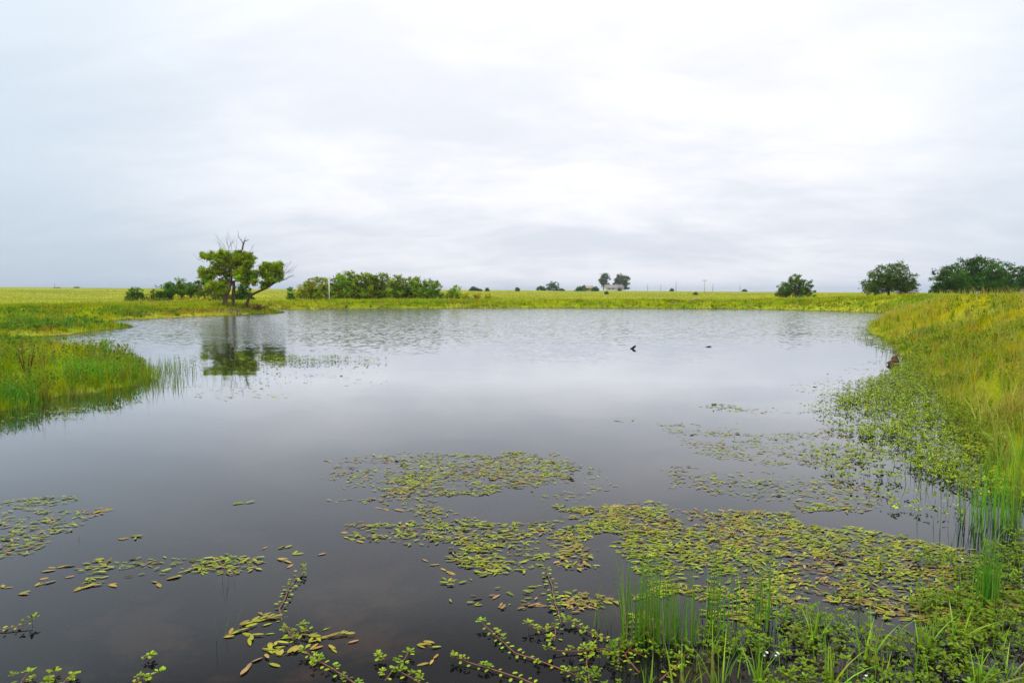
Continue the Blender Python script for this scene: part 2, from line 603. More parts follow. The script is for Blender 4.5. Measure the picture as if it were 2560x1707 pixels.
# ------------------------------------------------------------------ grass
YG, OL, GR, STW, GOLD, RUS, DG = map(np.array, (
    (0.46, 0.49, 0.003), (0.31, 0.34, 0.003), (0.15, 0.33, 0.004), (0.56, 0.47, 0.11),
    (0.62, 0.48, 0.003), (0.34, 0.20, 0.03), (0.07, 0.19, 0.004)))


def lerpc(a, b, f):
    return a * (1 - f[:, None]) + b * f[:, None]


def grass_colour(x, y, sd, az):
    n = len(x)
    r = np.hypot(x, y)
    s = np.clip(r / 20, 0.6, 3)
    a = fbm(x / (1.6 * s), y / (1.6 * s), 3)
    b = fbm(x / (0.9 * s), y / (0.9 * s), 17)
    c = fbm(x / (2.2 * s), y / (2.2 * s), 29)
    col = lerpc(OL[None], YG[None], sstep(a, 0.35, 0.6))
    col = lerpc(col, GR[None], sstep(b, 0.52, 0.66) * 0.85)
    col = lerpc(col, RUS[None], sstep(c, 0.60, 0.70) * 0.45)
    col = lerpc(col, DG[None], sstep(1 - b, 0.60, 0.72) * 0.5)
    return col


def scatter(n, r0, r1, a0, a1, smin, smax, rs, dens=None):
    X, Y, S = [], [], []
    got = 0
    while got < n:
        m = n * 2
        r = np.exp(rs.uniform(np.log(r0), np.log(r1), m))
        a = np.radians(rs.uniform(a0, a1, m))
        x, y = r * np.sin(a), r * np.cos(a)
        sd = sdist(x, y)
        k = (sd > smin) & (sd < smax)
        if dens is not None:
            k &= rs.uniform(0, 1, m) < dens(x, y, sd)
        X.append(x[k]); Y.append(y[k]); S.append(sd[k])
        got += k.sum()
        if len(X) > 40:
            break
    x, y, sd = (np.concatenate(q)[:n] for q in (X, Y, S))
    return x, y, sd


def grass_patch(label, n, r0, r1, a0, a1, smin, smax, h0, h1, wk, seed, dens=None, colf=None, hf=None, segs=3, lean=0.35, seedheads=0.0):
    rs = np.random.RandomState(seed)
    x, y, sd = scatter(n, r0, r1, a0, a1, smin, smax, rs, dens)
    n = len(x)
    z = terrain(x, y, sd)
    z = np.maximum(z, -0.15)
    r = np.hypot(x, y)
    col = grass_colour(x, y, sd, 0)
    if colf:
        col = colf(x, y, sd, col, rs)
    cs = np.clip(r / 22, 0.28, 2.5)
    keep = rs.uniform(0, 1, n) < (1.0 if r0 > 80 else 0.35) + 0.65 * sstep(vnoise(x / (0.5 * cs), y / (0.5 * cs), seed + 2), 0.15, 0.6)
    x, y, sd, z, r, col = (q[keep] for q in (x, y, sd, z, r, col))
    n = len(x)
    cs = cs[keep]
    clump = 0.45 + 0.6 * vnoise(x / (0.55 * cs), y / (0.55 * cs), seed + 2) + 0.6 * fbm(x / (1.8 * cs), y / (1.8 * cs), seed)
    ck = vnoise(x / (0.4 * cs), y / (0.4 * cs), seed + 4)[:, None]
    col = col * (0.6 + 0.8 * ck) if r0 < 80 else col * (0.85 + 0.3 * ck)
    h = rs.uniform(h0, h1, n) * clump
    if hf:
        h = h * hf(x, y, sd)
    k = 1 + rs.normal(0, 0.18, (n, 1))
    col = col * k
    sw = rs.uniform(0, 1, n) < 0.08
    col[sw] = col[sw] * 0.5 + STW * 0.5
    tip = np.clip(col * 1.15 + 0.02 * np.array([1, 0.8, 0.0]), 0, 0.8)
    mb = MB()
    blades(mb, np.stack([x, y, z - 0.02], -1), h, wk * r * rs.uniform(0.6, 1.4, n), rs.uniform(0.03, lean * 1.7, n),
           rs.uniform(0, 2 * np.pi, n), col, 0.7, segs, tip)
    if seedheads:
        m = int(n * seedheads)
        i = rs.choice(n, m, False)
        mb2h = rs.uniform(0.55, 0.9, m)
        blades(mb, np.stack([x[i], y[i], z[i]], -1), mb2h, wk * r[i] * 0.6, rs.uniform(0.05, 0.5, m), rs.uniform(0, 6.28, m),
               np.tile(STW * 0.9, (m, 1)), 0.8, 4, np.tile(STW * 1.1, (m, 1)))
    o = mb.link('grass', M_GRASS)
    tag(o, label, 'grass', None, 'stuff')
    return o


def gold_right(x, y, sd, col, rs):
    # warm, drying grass on the inner corner and at the very right
    f = sstep(fbm(x / 2.0, y / 2.0, 77), 0.42, 0.6) * sstep(y, 7, 11) * (1 - sstep(y, 34, 50)) * 0.8
    col = lerpc(col, GOLD[None], f)
    p = sstep(y, 19, 25) * (1 - sstep(y, 42, 52)) * sstep(sd, 0.4, 1.4) * (1 - sstep(sd, 4.5, 8)) * (0.35 + 0.65 * sstep(fbm(x / 1.5, y / 1.5, 71), 0.3, 0.55))
    col = lerpc(col, (GOLD * 0.8 + YG * 0.25)[None], p)
    g = sstep(1.2 - sd, 0, 1.0) * 0.6
    col = lerpc(col, (GR * 1.0 + YG * 0.3)[None], g)
    return col


def near_tall(x, y, sd):
    return 0.35 + 0.65 * sstep(sd, 0.5, 4.5)


grass_patch('tall yellow green grass covering the right bank close to the camera', 120000, 4.5, 26, 15, 52, -0.35, 16,
            0.14, 0.40, 0.00060, 11, colf=gold_right, hf=near_tall, seedheads=0.03)
grass_patch('golden and green grass over the far half of the right bank', 80000, 24, 66, 16, 50, -0.2, 22,
            0.15, 0.34, 0.00080, 12, colf=gold_right, hf=near_tall, seedheads=0.03)
grass_patch('green grass along the straight far bank behind the pond', 95000, 60, 92, -33, 33, -0.2, 14,
            0.20, 0.40, 0.00085, 13,
            colf=lambda x, y, sd, col, rs: lerpc(lerpc(col, (YG * 0.7 + GR * 0.3)[None], np.full(len(x), 0.3)), DG[None], sstep(0.7 - sd, 0, 0.7) * 0.6),
            hf=lambda x, y, sd: 0.5 + 0.5 * sstep(sd, 0, 3), seedheads=0.02)


def left_col(x, y, sd, col, rs):
    f = sstep(fbm(x / 3.0, y / 1.2, 55), 0.52, 0.62) * sstep(sd, 0.5, 1.5)
    col = lerpc(col, DG[None] * 1.2, f * 0.7)
    g = sstep(-x, 10, 16) * sstep(x, -27, -24) * sstep(y, 45, 48) * sstep(sd, 0.6, 1.2) * (1 - sstep(sd, 2.2, 3.2))
    return lerpc(col, RUS[None] * 1.1, g * 0.75)


grass_patch('low green and russet grass on the left shore around the willows', 80000, 25, 75, -46, -18, -0.1, 60,
            0.15, 0.36, 0.00085, 14, colf=left_col, hf=lambda x, y, sd: 0.4 + 0.6 * sstep(sd, 0, 4))


def spit_col(x, y, sd, col, rs):
    f = sstep(fbm(x / 0.7, y / 0.7, 91), 0.42, 0.58) * sstep(-y, -19, -15)
    col = lerpc(col, (GR * 1.2 + YG * 0.2)[None], f * 0.75)
    e = sstep(fbm(x / 0.6, y / 0.6, 95), 0.56, 0.66) * sstep(y, 14, 17)
    col = lerpc(col, RUS[None], e * 0.6)
    g = sstep(-y, -20, -16)
    return lerpc(col, (GR * 0.6 + YG * 0.5)[None], g * 0.35)


grass_patch('tall bright green grass and sedge on the low spit at the left edge', 52000, 8.5, 26, -50, -25, -0.45, 14,
            0.20, 0.46, 0.00070, 15, colf=spit_col, dens=lambda x, y, sd: (0.30 + 0.70 * sstep(sd + 1.6 * (vnoise(x / 0.45, y / 0.45, 67) - 0.5), -0.1, 0.6)) * (y < 25) * (x < -4.0),
            hf=lambda x, y, sd: (0.65 + 0.35 * sstep(-y, -20, -13)) * (0.5 + 0.5 * sstep(sd, 0, 1.4)) * (1 - 0.35 * sstep(x, -8.6, -7.4)) * (0.35 + 1.0 * sstep(fbm(x / 0.7, y / 0.9, 66), 0.32, 0.68)), seedheads=0.01)
grass_patch('yellow green meadow grass on the open field beyond the pond', 70000, 88, 300, -44, 44, 6, 900,
            0.10, 0.28, 0.0008, 16, segs=2,
            colf=lambda x, y, sd, col, rs: lerpc(lerpc(YG[None] * 0.95, STW[None], sstep(fbm(x / 25, y / 8, 41), 0.5, 0.62) * 0.7), OL[None], sstep(fbm(x / 18, y / 10, 43), 0.52, 0.65) * 0.7))

# ------------------------------------------------------------------ floating pondweed
def tufts(label, n, per, r0, r1, a0, a1, smin, smax, h0, h1, wk, seed, cols, dens=None):
    """fanned grass tufts, each with its own colour and height"""
    rs = np.random.RandomState(seed)
    x, y, sd = scatter(n, r0, r1, a0, a1, smin, smax, rs, dens)
    n = len(x)
    r = np.hypot(x, y)
    s_ = np.clip(r / 14, 0.6, 3.5)
    ci = rs.randint(0, len(cols), n)
    tc = np.array(cols)[ci] * rs.uniform(0.75, 1.2, (n, 1))
    th = rs.uniform(h0, h1, n)
    k = np.repeat(np.arange(n), per)
    m = len(k)
    a = rs.uniform(0, 2 * np.pi, m)
    q = np.abs(rs.normal(0, 1, m))
    px_ = x[k] + np.cos(a) * q * 0.03 * s_[k]
    py_ = y[k] + np.sin(a) * q * 0.03 * s_[k]
    z = np.maximum(terrain(px_, py_), -0.05)
    mb = MB()
    c = tc[k] * rs.uniform(0.75, 1.25, (m, 1))
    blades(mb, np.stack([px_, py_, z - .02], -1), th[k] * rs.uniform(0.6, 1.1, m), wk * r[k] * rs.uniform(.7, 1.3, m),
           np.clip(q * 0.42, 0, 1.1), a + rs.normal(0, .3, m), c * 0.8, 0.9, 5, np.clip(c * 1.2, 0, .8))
    tag(mb.link('grass', M_GRASS), label, 'grass', None, 'stuff')


TC = [YG, YG * 0.8, OL, GR, GR * 0.9 + YG * 0.2, STW * 0.85, GOLD * 0.9, RUS]
tufts('separate fanned grass tufts on the near right bank', 620, 26, 5.5, 24, 17, 46, 0.2, 12, 0.22, 0.5, 0.0006, 31, TC)
tufts('separate fanned grass tufts farther along the right bank', 700, 20, 22, 64, 17, 44, 0.2, 16, 0.25, 0.5, 0.0007, 32, TC + [GOLD, GOLD])
tufts('separate grass tufts on the straight far bank', 900, 14, 60, 90, -33, 30, 0.3, 10, 0.2, 0.5, 0.0008, 33, [YG * .9, OL, GR, DG, YG * .8, STW * .7])
tufts('separate grass tufts on the left shore', 700, 16, 25, 75, -46, -20, 0.3, 40, 0.2, 0.45, 0.0008, 34, [YG, OL, GR, DG, STW * .8, RUS])
tufts('separate fanned grass tufts on the left spit', 420, 26, 8.5, 24, -50, -27, -0.3, 9, 0.24, 0.50, 0.0006, 35, [YG, GR * 1.2, GR, OL, YG * .8, RUS * 1.2, STW * .7],
      lambda x, y, sd: (y < 25) * 1.0)


def edge_reeds(label, n, r0, r1, a0, a1, smin, smax, h0, h1, wk, seed, col):
    rs = np.random.RandomState(seed)
    x, y, sd = scatter(n, r0, r1, a0, a1, smin, smax, rs, lambda x, y, sd: sstep(vnoise(x / 0.35, y / 0.35, seed), 0.35, 0.75) * np.exp(sd * 1.6))
    n = len(x)
    r = np.hypot(x, y)
    mb = MB()
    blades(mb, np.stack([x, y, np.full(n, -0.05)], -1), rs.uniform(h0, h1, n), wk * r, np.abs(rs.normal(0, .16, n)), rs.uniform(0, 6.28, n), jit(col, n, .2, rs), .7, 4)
    tag(mb.link('reeds', M_REED), label, 'reeds', None, 'stuff')


edge_reeds('sparse thin reeds standing in the water along the edge of the left spit', 900, 8.5, 19, -45, -24, -1.1, 0.1, 0.15, 0.42, 0.0006, 51, (0.19, 0.33, 0.02))
edge_reeds('short green reeds in the shallows under the right bank', 900, 6, 30, 20, 40, -1.0, 0.1, 0.10, 0.30, 0.0006, 52, (0.22, 0.34, 0.02))


def herbs(label, n, r0, r1, a0, a1, smin, smax, size, up, seed, col):
    """low broad leaved herbs between the grass stems"""
    rs = np.random.RandomState(seed)
    x, y, sd = scatter(n, r0, r1, a0, a1, smin, smax, rs, lambda x, y, sd: sstep(fbm(x / 0.9, y / 0.9, seed), 0.38, 0.6))
    z = np.maximum(terrain(x, y, sd), 0)
    mb = MB()
    n = len(x)
    s_ = size * rs.uniform(.6, 1.3, n) * np.clip(np.hypot(x, y) / 12, 0.8, 2.0)
    for k in range(5):
        a = k * 2.4 + rs.uniform(0, 6.28, n)
        el = rs.uniform(0.1, 0.9, n)
        A = np.stack([np.cos(a) * np.cos(el), np.sin(a) * np.cos(el), np.sin(el)], -1)
        N = np.stack([-np.cos(a) * np.sin(el), -np.sin(a) * np.sin(el), np.cos(el)], -1)
        O = np.stack([x, y, z + rs.uniform(0.3, 1, n) * up], -1)
        leaves(mb, O, A, N, s_, s_ * .4, jit(col, n, .22, rs), .1, .15, 1)
    tag(mb.link('herbs', M_CROWN), label, 'herbs', None, 'stuff')


herbs('low leafy herbs mixed into the grass at the foot of the right bank', 6000, 5, 28, 16, 48, -0.3, 3.5, 0.05, 0.22, 61, (0.20, 0.29, 0.015))
herbs('dark leafy herbs in patches over the upper right bank', 1600, 12, 50, 18, 45, 2.5, 14, 0.06, 0.28, 62, (0.18, 0.27, 0.014))
herbs('leafy herbs in patches on the low spit at the left', 2500, 9, 24, -48, -26, -0.1, 12, 0.05, 0.35, 63, (0.16, 0.24, 0.014))
herbs('dark leafy herbs in patches on the left shore around the inlet', 2200, 25, 60, -45, -20, 0.8, 30, 0.08, 0.22, 64, (0.11, 0.22, 0.014))


def in_poly(x, y, poly):
    ins = np.zeros(len(x), bool)
    n = len(poly)
    for i in range(n):
        ax, ay = poly[i]
        bx, by = poly[(i + 1) % n]
        if ay == by:
            continue
        c = (ay > y) != (by > y)
        ins ^= c & (x < ax + (y - ay) / (by - ay) * (bx - ax))
    return ins


def mat_points(polypx, dens, rs, thr=0.45, nscale=0.35, seed=1, edge=0.16):
    """points per m2, thinned into clumps by noise"""
    P = np.array([at(*p) for p in polypx])
    x0, y0 = P.min(0)
    x1, y1 = P.max(0)
    wa = min(1.5, 0.8 * min(x1 - x0, y1 - y0))
    n = int((x1 - x0) * (y1 - y0) * dens)
    x = rs.uniform(x0, x1, n)
    y = rs.uniform(y0, y1, n)
    wx = (fbm(x / 0.35, y / 0.35, seed + 3, 4) - 0.5) * wa
    wy = (fbm(x / 0.35, y / 0.35, seed + 5, 4) - 0.5) * wa * 0.75
    k = in_poly(x + wx, y + wy, P)
    f = fbm(x / (nscale * 2.2), y / nscale, seed)
    k &= rs.uniform(0, 1, n) < sstep(f, thr - edge, thr + edge) * (0.25 + 0.75 * sstep(fbm(x / 0.09, y / 0.09, seed + 9), 0.3, 0.6))
    return x[k], y[k]


PGRN, POLV, PSAL, PBRN = map(np.array, ((0.22, 0.30, 0.018), (0.34, 0.33, 0.025), (0.40, 0.24, 0.10), (0.27, 0.16, 0.04)))


def pad_colour(x, y, rs, brown=0.25):
    n = len(x)
    f = fbm(x / 0.4, y / 0.4, 61)
    col = lerpc(PGRN[None], POLV[None], rs.uniform(0, 1, n))
    b = rs.uniform(0, 1, n) < brown * 0.8 * (0.4 + 1.4 * sstep(f, 0.4, 0.65))
    br = lerpc(PSAL[None], PBRN[None], rs.uniform(0, 1, n))
    col[b] = br[b]
    dk = rs.uniform(0, 1, n) < 0.07
    col[dk] = np.array((0.14, 0.07, 0.02))
    return np.clip(col * (1 + rs.normal(0, 0.24, (n, 1))), 0.01, 0.7)


def pads(mb, x, y, rs, L=0.095, brown=0.25, lod=0, spread=0.7, flow=0.0, wide=0.30):
    n = len(x)
    a = flow + rs.normal(0, spread, n) + (rs.uniform(0, 1, n) < 0.5) * np.pi
    A = np.stack([np.cos(a), np.sin(a), np.abs(rs.normal(0, 0.04, n))], -1)
    cu = np.where(rs.uniform(0, 1, n) < 0.06, 0.5, 0.07)
    N = np.stack([rs.normal(0, 1, n) * cu, rs.normal(0, 1, n) * cu, np.ones(n)], -1)
    O = np.stack([x, y, rs.uniform(0.002, 0.008, n)], -1)
    LL = L * rs.uniform(0.5, 1.45, n)
    leaves(mb, O, A, N, LL, LL * wide * rs.uniform(0.8, 1.25, n), pad_colour(x, y, rs, brown), 0.08, 0.03, lod)


MATS = [
    ('dense oval mat of floating pondweed in the middle of the pond', [(1010, 1150), (1080, 1128), (1250, 1132), (1400, 1150), (1440, 1180), (1380, 1210), (1250, 1240), (1120, 1240), (1050, 1215), (1000, 1180)], 230, 0.34, 0.30, 0.0),
    ('thin scatter of pondweed leaves trailing left of the oval mat', [(830, 1170), (880, 1140), (1050, 1120), (1080, 1180), (1060, 1230), (960, 1250), (850, 1262), (830, 1240)], 110, 0.45, 0.25, 0.0),
    ('thin scatter of pondweed leaves trailing right of the oval mat', [(1380, 1130), (1500, 1160), (1540, 1200), (1480, 1230), (1350, 1265), (1300, 1240)], 60, 0.52, 0.35, 0.0),
    ('small trail of pondweed between the oval mat and the big mat', [(940, 1245), (1060, 1238), (1130, 1280), (1200, 1300), (1120, 1315), (1000, 1280)], 150, 0.40, 0.25, -0.2),
    ('pondweed tongue reaching left into open water from the big mat', [(860, 1330), (900, 1305), (1050, 1300), (1250, 1300), (1420, 1300), (1400, 1350), (1250, 1372), (1080, 1375), (900, 1350)], 230, 0.36, 0.30, 0.15),
    ('bright green pondweed cluster below the tongue of the big mat', [(1130, 1400), (1170, 1370), (1330, 1355), (1360, 1400), (1340, 1440), (1200, 1435)], 330, 0.36, 0.12, 0.1),
    ('loose brown and green pondweed below the bright cluster', [(1100, 1455), (1250, 1430), (1450, 1450), (1500, 1400), (1520, 1480), (1450, 1530), (1260, 1520), (1120, 1490)], 90, 0.50, 0.65, 0.1),
    ('big dense mat of floating pondweed in the lower right of the pond', [(1380, 1300), (1500, 1268), (1700, 1255), (1900, 1280), (2100, 1320), (2300, 1345), (2430, 1380), (2500, 1480), (2450, 1590), (2300, 1580), (2150, 1560), (2040, 1500), (1960, 1540), (1850, 1570), (1700, 1550), (1640, 1500), (1570, 1430), (1480, 1400), (1400, 1360)], 420, 0.30, 0.30, 0.05),
    ('long pondweed mat in front of the right bank, below the turned stump', [(1650, 1050), (1750, 1060), (1900, 1080), (2100, 1075), (2250, 1100), (2240, 1160), (2100, 1175), (1950, 1170), (1820, 1150), (1700, 1110)], 120, 0.40, 0.30, 0.0),
    ('narrow streak of pondweed in open water left of the primrose beds', [(1730, 1012), (1820, 1008), (1950, 1018), (2010, 1032), (1880, 1038), (1780, 1028)], 70, 0.42, 0.2, 0.0),
    ('faint grey green streaks of pondweed on the water by the brown stump', [(1950, 965), (2080, 955), (2200, 900), (2260, 930), (2220, 985), (2060, 990)], 30, 0.48, 0.2, 0.0),
    ('scattered pondweed leaves between the long mat and the big mat', [(1620, 1180), (1720, 1160), (1850, 1180), (2000, 1175), (2150, 1200), (2250, 1260), (2100, 1290), (1900, 1250), (1750, 1225), (1650, 1215)], 80, 0.50, 0.35, 0.0),
    ('pondweed mat cut by the left edge of the picture', [(-120, 1260), (-40, 1240), (100, 1245), (160, 1280), (150, 1320), (110, 1390), (-20, 1400), (-150, 1390)], 170, 0.42, 0.25, 0.25),
    ('thin trail of pondweed pointing right from the mat at the left edge', [(120, 1270), (260, 1270), (250, 1300), (140, 1320)], 60, 0.45, 0.6, 0.1),
    ('loose row of green pondweed leaves in the lower left water', [(190, 1440), (230, 1400), (350, 1385), (480, 1385), (640, 1390), (650, 1415), (560, 1440), (430, 1440), (300, 1445), (210, 1465)], 230, 0.44, 0.22, 0.15),
    ('faint flecks of pondweed on the water left of the willow reflection', [(440, 930), (560, 960), (700, 975), (760, 990), (600, 1005), (480, 995)], 14, 0.50, 0.1, 0.0),
    ('faint lines of pondweed flecks between the spit and the open water', [(120, 1020), (260, 1010), (300, 1030), (180, 1050), (0, 1060), (-20, 1045)], 40, 0.48, 0.1, 0.0),
    ('faint flecks of pondweed right of the willow reflection', [(760, 930), (900, 925), (1000, 965), (860, 975)], 12, 0.50, 0.1, 0.0),
]
for i, (lab, poly, dens, thr, brown, flow) in enumerate(MATS):
    rs = np.random.RandomState(100 + i)
    d = np.mean([at(*p)[1] for p in poly])
    x, y = mat_points(poly, dens * (6.2 if d < 9 else 3.6), rs, thr, 0.22, 200 + i)
    mb = MB()
    d = np.mean([at(*p)[1] for p in poly])
    pads(mb, x, y, rs, 0.046 if d < 9 else 0.075, brown, 0 if d < 7 else 1, 0.65, flow, 0.27)
    tag(mb.link('pondweed', M_PAD), lab, 'pondweed', None, 'stuff')

# individually countable sprigs: a few leaves on one thread-like stem
SPRIGS = [
    ('brown pondweed sprig cut by the left edge, below the loose leaf row', [(8, 1470)], 0.9),
    ('flat olive and brown pondweed pair just right of the sprig cut by the left edge', [(45, 1486)], 0.6),
    ('long olive pondweed leaf pair under the left end of the loose leaf row', [(88, 1466), (108, 1460)], 0.5),
    ('small brown pondweed leaf directly above the long olive pair', [(96, 1450)], 1.0),
    ('faint brown pondweed leaf highest in the scatter left of the loose row', [(102, 1430)], 1.0),
    ('salmon pondweed pair left of the upper end of the loose leaf row', [(140, 1420), (158, 1417)], 0.9),
    ('broad salmon pondweed leaf between the salmon pair and the loose row', [(160, 1445)], 1.0),
    ('brown pondweed sprig hanging lowest below the loose leaf row', [(185, 1479), (200, 1472)], 0.8),
    ('olive pondweed sprig reaching right from the lowest brown one', [(210, 1470), (226, 1466)], 0.2),
    ('broad tan pondweed leaf with a dark tip below the loose leaf row', [(270, 1462)], 0.7),
    ('olive brown pondweed leaf pair below the middle of the loose row', [(415, 1449), (430, 1447)], 0.6),
    ('small salmon pondweed sprig just left of the olive brown pair', [(393, 1458)], 0.9),
    ('pink brown folded pondweed leaf right of the loose row', [(655, 1374)], 1.0),
    ('olive brown pondweed streak right of the pink folded leaf', [(695, 1373), (712, 1370)], 0.5),
    ('golden pondweed leaf and brown leaf below the olive brown streak', [(692, 1397), (710, 1401)], 0.7),
    ('upright looking olive pondweed leaf above the primrose string', [(731, 1387)], 0.1),
    ('single orange pondweed leaf alone in the open water left of centre', [(794, 1388)], 1.0),
    ('tiny salmon pondweed leaf between the golden leaf and the primrose string', [(718, 1420)], 1.0),
    ('pale green pondweed pair alone high in the left open water', [(582, 1262), (612, 1258)], 0.1),
    ('tan pondweed leaf above the loose row, left of a green cluster', [(295, 1347)], 0.8),
    ('small green pondweed cluster above the loose row', [(325, 1341), (340, 1343)], 0.2),
    ('brown pondweed pair between the left edge mat and the open water', [(232, 1284), (246, 1280)], 0.8),
    ('upper string of yellow and salmon pondweed leaves, left end of the spray', [(558, 1594), (575, 1588), (592, 1580), (598, 1566), (612, 1572)], 0.35),
    ('arched golden pondweed string at the top of the spray', [(612, 1562), (628, 1555), (648, 1551), (668, 1548), (682, 1546)], 0.5),
    ('orange pondweed leaf pair lying above the arched golden string', [(655, 1538), (672, 1541)], 0.9),
    ('single lime pondweed leaf under the arched golden string', [(655, 1565)], 0.0),
    ('green pondweed tuft with tan leaf in the middle of the spray', [(606, 1583), (628, 1588), (622, 1597)], 0.3),
    ('small lime pondweed leaf between the tuft and the primrose head', [(663, 1586)], 0.0),
    ('golden pondweed cluster at the left of the lower spray', [(655, 1622), (672, 1608), (690, 1606), (662, 1638)], 0.5),
    ('yellow green pondweed string along the bottom of the spray', [(680, 1634), (700, 1640), (718, 1636), (735, 1634), (685, 1624)], 0.3),
    ('long slim lime pondweed leaf rising in the middle of the spray', [(700, 1596)], 0.0),
    ('long golden pondweed arm stretching right from the spray', [(772, 1606), (795, 1598), (818, 1594), (845, 1590), (862, 1588)], 0.4),
    ('lime pondweed leaves along the top of the long golden arm', [(752, 1586), (770, 1590), (790, 1590)], 0.1),
    ('lone lime pondweed leaf above the long golden arm', [(806, 1577)], 0.0),
    ('lime and salmon pondweed leaf pair under the long golden arm', [(822, 1612), (828, 1622)], 0.5),
    ('orange pondweed leaf floating off the end of the long golden arm', [(868, 1608)], 1.0),
    ('big tan pondweed leaf beside the leafy primrose head', [(775, 1625)], 0.8),
    ('lime pondweed leaf left of the leafy primrose head', [(752, 1628)], 0.0),
    ('orange pondweed leaf curling at the lower left tip of the spray', [(628, 1656), (622, 1668)], 1.0),
    ('large lime pondweed leaf lowest in the spray', [(672, 1658)], 0.0),
    ('olive and tan pondweed sprig near the bottom, right of the spray', [(1042, 1612), (1058, 1604), (1078, 1620)], 0.5),
    ('folded golden pondweed leaf near the bottom, right of the olive and tan sprig', [(1084, 1648), (1074, 1658)], 0.9),
    ('brown and olive pondweed leaf left of the vertical primrose stem', [(1186, 1514)], 0.8),
    ('big orange pondweed leaf above the brown and olive one', [(1230, 1498)], 1.0),
    ('slim orange pondweed leaf touching the vertical primrose stem', [(1335, 1516)], 1.0),
    ('orange pondweed leaf alone below the tongue of the big mat', [(1055, 1397)], 1.0),
    ('smaller rust pondweed leaf just below the one alone under the tongue', [(1073, 1413)], 1.0),
    ('salmon pondweed pair at the left point of the big mat tongue', [(872, 1346), (890, 1352)], 0.9),
    ('two rust coloured pondweed leaves under the thin left scatter', [(955, 1272), (985, 1273)], 1.0),
    ('tiny tan pondweed leaf leftmost of all beside the oval mat', [(820, 1153)], 0.9),
    ('brown pondweed sprig left of the bright green cluster, under the tongue', [(1115, 1427), (1122, 1430)], 0.9),
    ('olive pondweed leaf below the brown sprig left of the bright cluster', [(1120, 1454)], 0.1),
    ('grey olive pondweed sprig alone left of the long mat', [(1535, 1052), (1545, 1053)], 0.2),
    ('second grey olive pondweed sprig, nearer to the long mat', [(1580, 1052)], 0.2),
]
for j, (lab, pts, brown) in enumerate(SPRIGS):
    rs = np.random.RandomState(900 + j)
    W0 = np.array([at(*p) for p in pts])
    mb = MB()
    L = 0.070 * np.clip(W0[0, 1] / 4.2, 0.9, 1.3)
    if len(pts) == 1:
        k = 1 if brown in (0.0, 1.0) else 2
        x = np.full(k, W0[0, 0])
        y = np.full(k, W0[0, 1])
        fl = rs.uniform(-.3, .6)
    else:
        d_ = W0[-1] - W0[0]
        fl = math.atan2(d_[1], d_[0])
        x = np.repeat(W0[:, 0], 2)[: len(pts) * 2 - 1]
        y = np.repeat(W0[:, 1], 2)[: len(pts) * 2 - 1]
    root = thing('pondweed_sprig', (W0[0, 0], W0[0, 1], 0), lab, 'pondweed sprig')
    o = (W0[0, 0], W0[0, 1], 0)
    n = len(x)
    a = fl + rs.normal(0, 0.45, n) + (np.arange(n) % 2) * (0.5 if brown < 0.9 else 3.0)
    A = np.stack([np.cos(a), np.sin(a), rs.normal(0, 0.05, n)], -1)
    N = np.stack([rs.normal(0, 0.12, n), rs.normal(0, 0.12, n), np.ones(n)], -1)
    LL = L * rs.uniform(0.75, 1.25, n)
    if brown == 1.0:
        col = jit(PSAL, n, .12, rs)
    elif brown == 0.0:
        col = jit((PGRN + POLV) / 2, n, .12, rs)
    else:
        m_ = rs.uniform(0, 1, (n, 1)) < brown
        col = np.where(m_, jit((0.40, 0.27, 0.05), n, .14, rs), jit(POLV, n, .12, rs))
    leaves(mb, np.stack([x, y, 0.003 + 0.0012 * np.arange(n)], -1), A, N, LL, LL * rs.uniform(.24, .36, n), col, .05, .02)
    mb.link('leaves', M_PAD, root, o)
    sb = MB()
    e = np.array([W0[0, 0] - math.cos(fl) * .04, W0[0, 1] - math.sin(fl) * .04, -0.02])
    sb.tube(np.concatenate([[e], np.c_[W0, np.full(len(W0), 0.002)], [[x[-1] + A[-1, 0] * .01, y[-1] + A[-1, 1] * .01, .006]]]), .0011, 5, (0.2, 0.17, 0.05))
    sb.link('stem', M_STEM, root, o)

# ------------------------------------------------------------------ water primrose
LIME = np.array((0.29, 0.38, 0.014))


def rosettes(mb, x, y, size, rs, up=0.04, nl=6, lod=1, col=None):
    n = len(x)
    size = np.broadcast_to(np.asarray(size, float), (n,))
    c0 = (LIME if col is None else col)
    base = jit(c0 * 0.8, n, 0.18, rs)
    z = rs.uniform(0.2, 1.0, n) * up
    for k in range(nl):
        a = k * 2.4 + rs.uniform(0, 6.28, n)
        el = rs.uniform(0.05, 0.7, n) * (1 if k > 1 else 1.6)
        A = np.stack([np.cos(a) * np.cos(el), np.sin(a) * np.cos(el), np.sin(el)], -1)
        N = np.stack([-np.cos(a) * np.sin(el), -np.sin(a) * np.sin(el), np.cos(el)], -1) + rs.normal(0, .15, (n, 3))
        O = np.stack([x, y, z + 0.005], -1) + A * (size * 0.12)[:, None]
        leaves(mb, O, A, N, size * rs.uniform(0.35, 0.62, n), size * 0.27, base * rs.uniform(0.75, 1.2, (n, 1)), 0.1, 0.1, lod, 0.08)
    # short stalks into the water
    blades(mb, np.stack([x, y, np.full(n, -0.03)], -1), z + 0.035, 0.006, 0.05, rs.uniform(0, 6, n), jit((0.16, 0.13, 0.05), n, 0.2, rs), 0.5, 1)


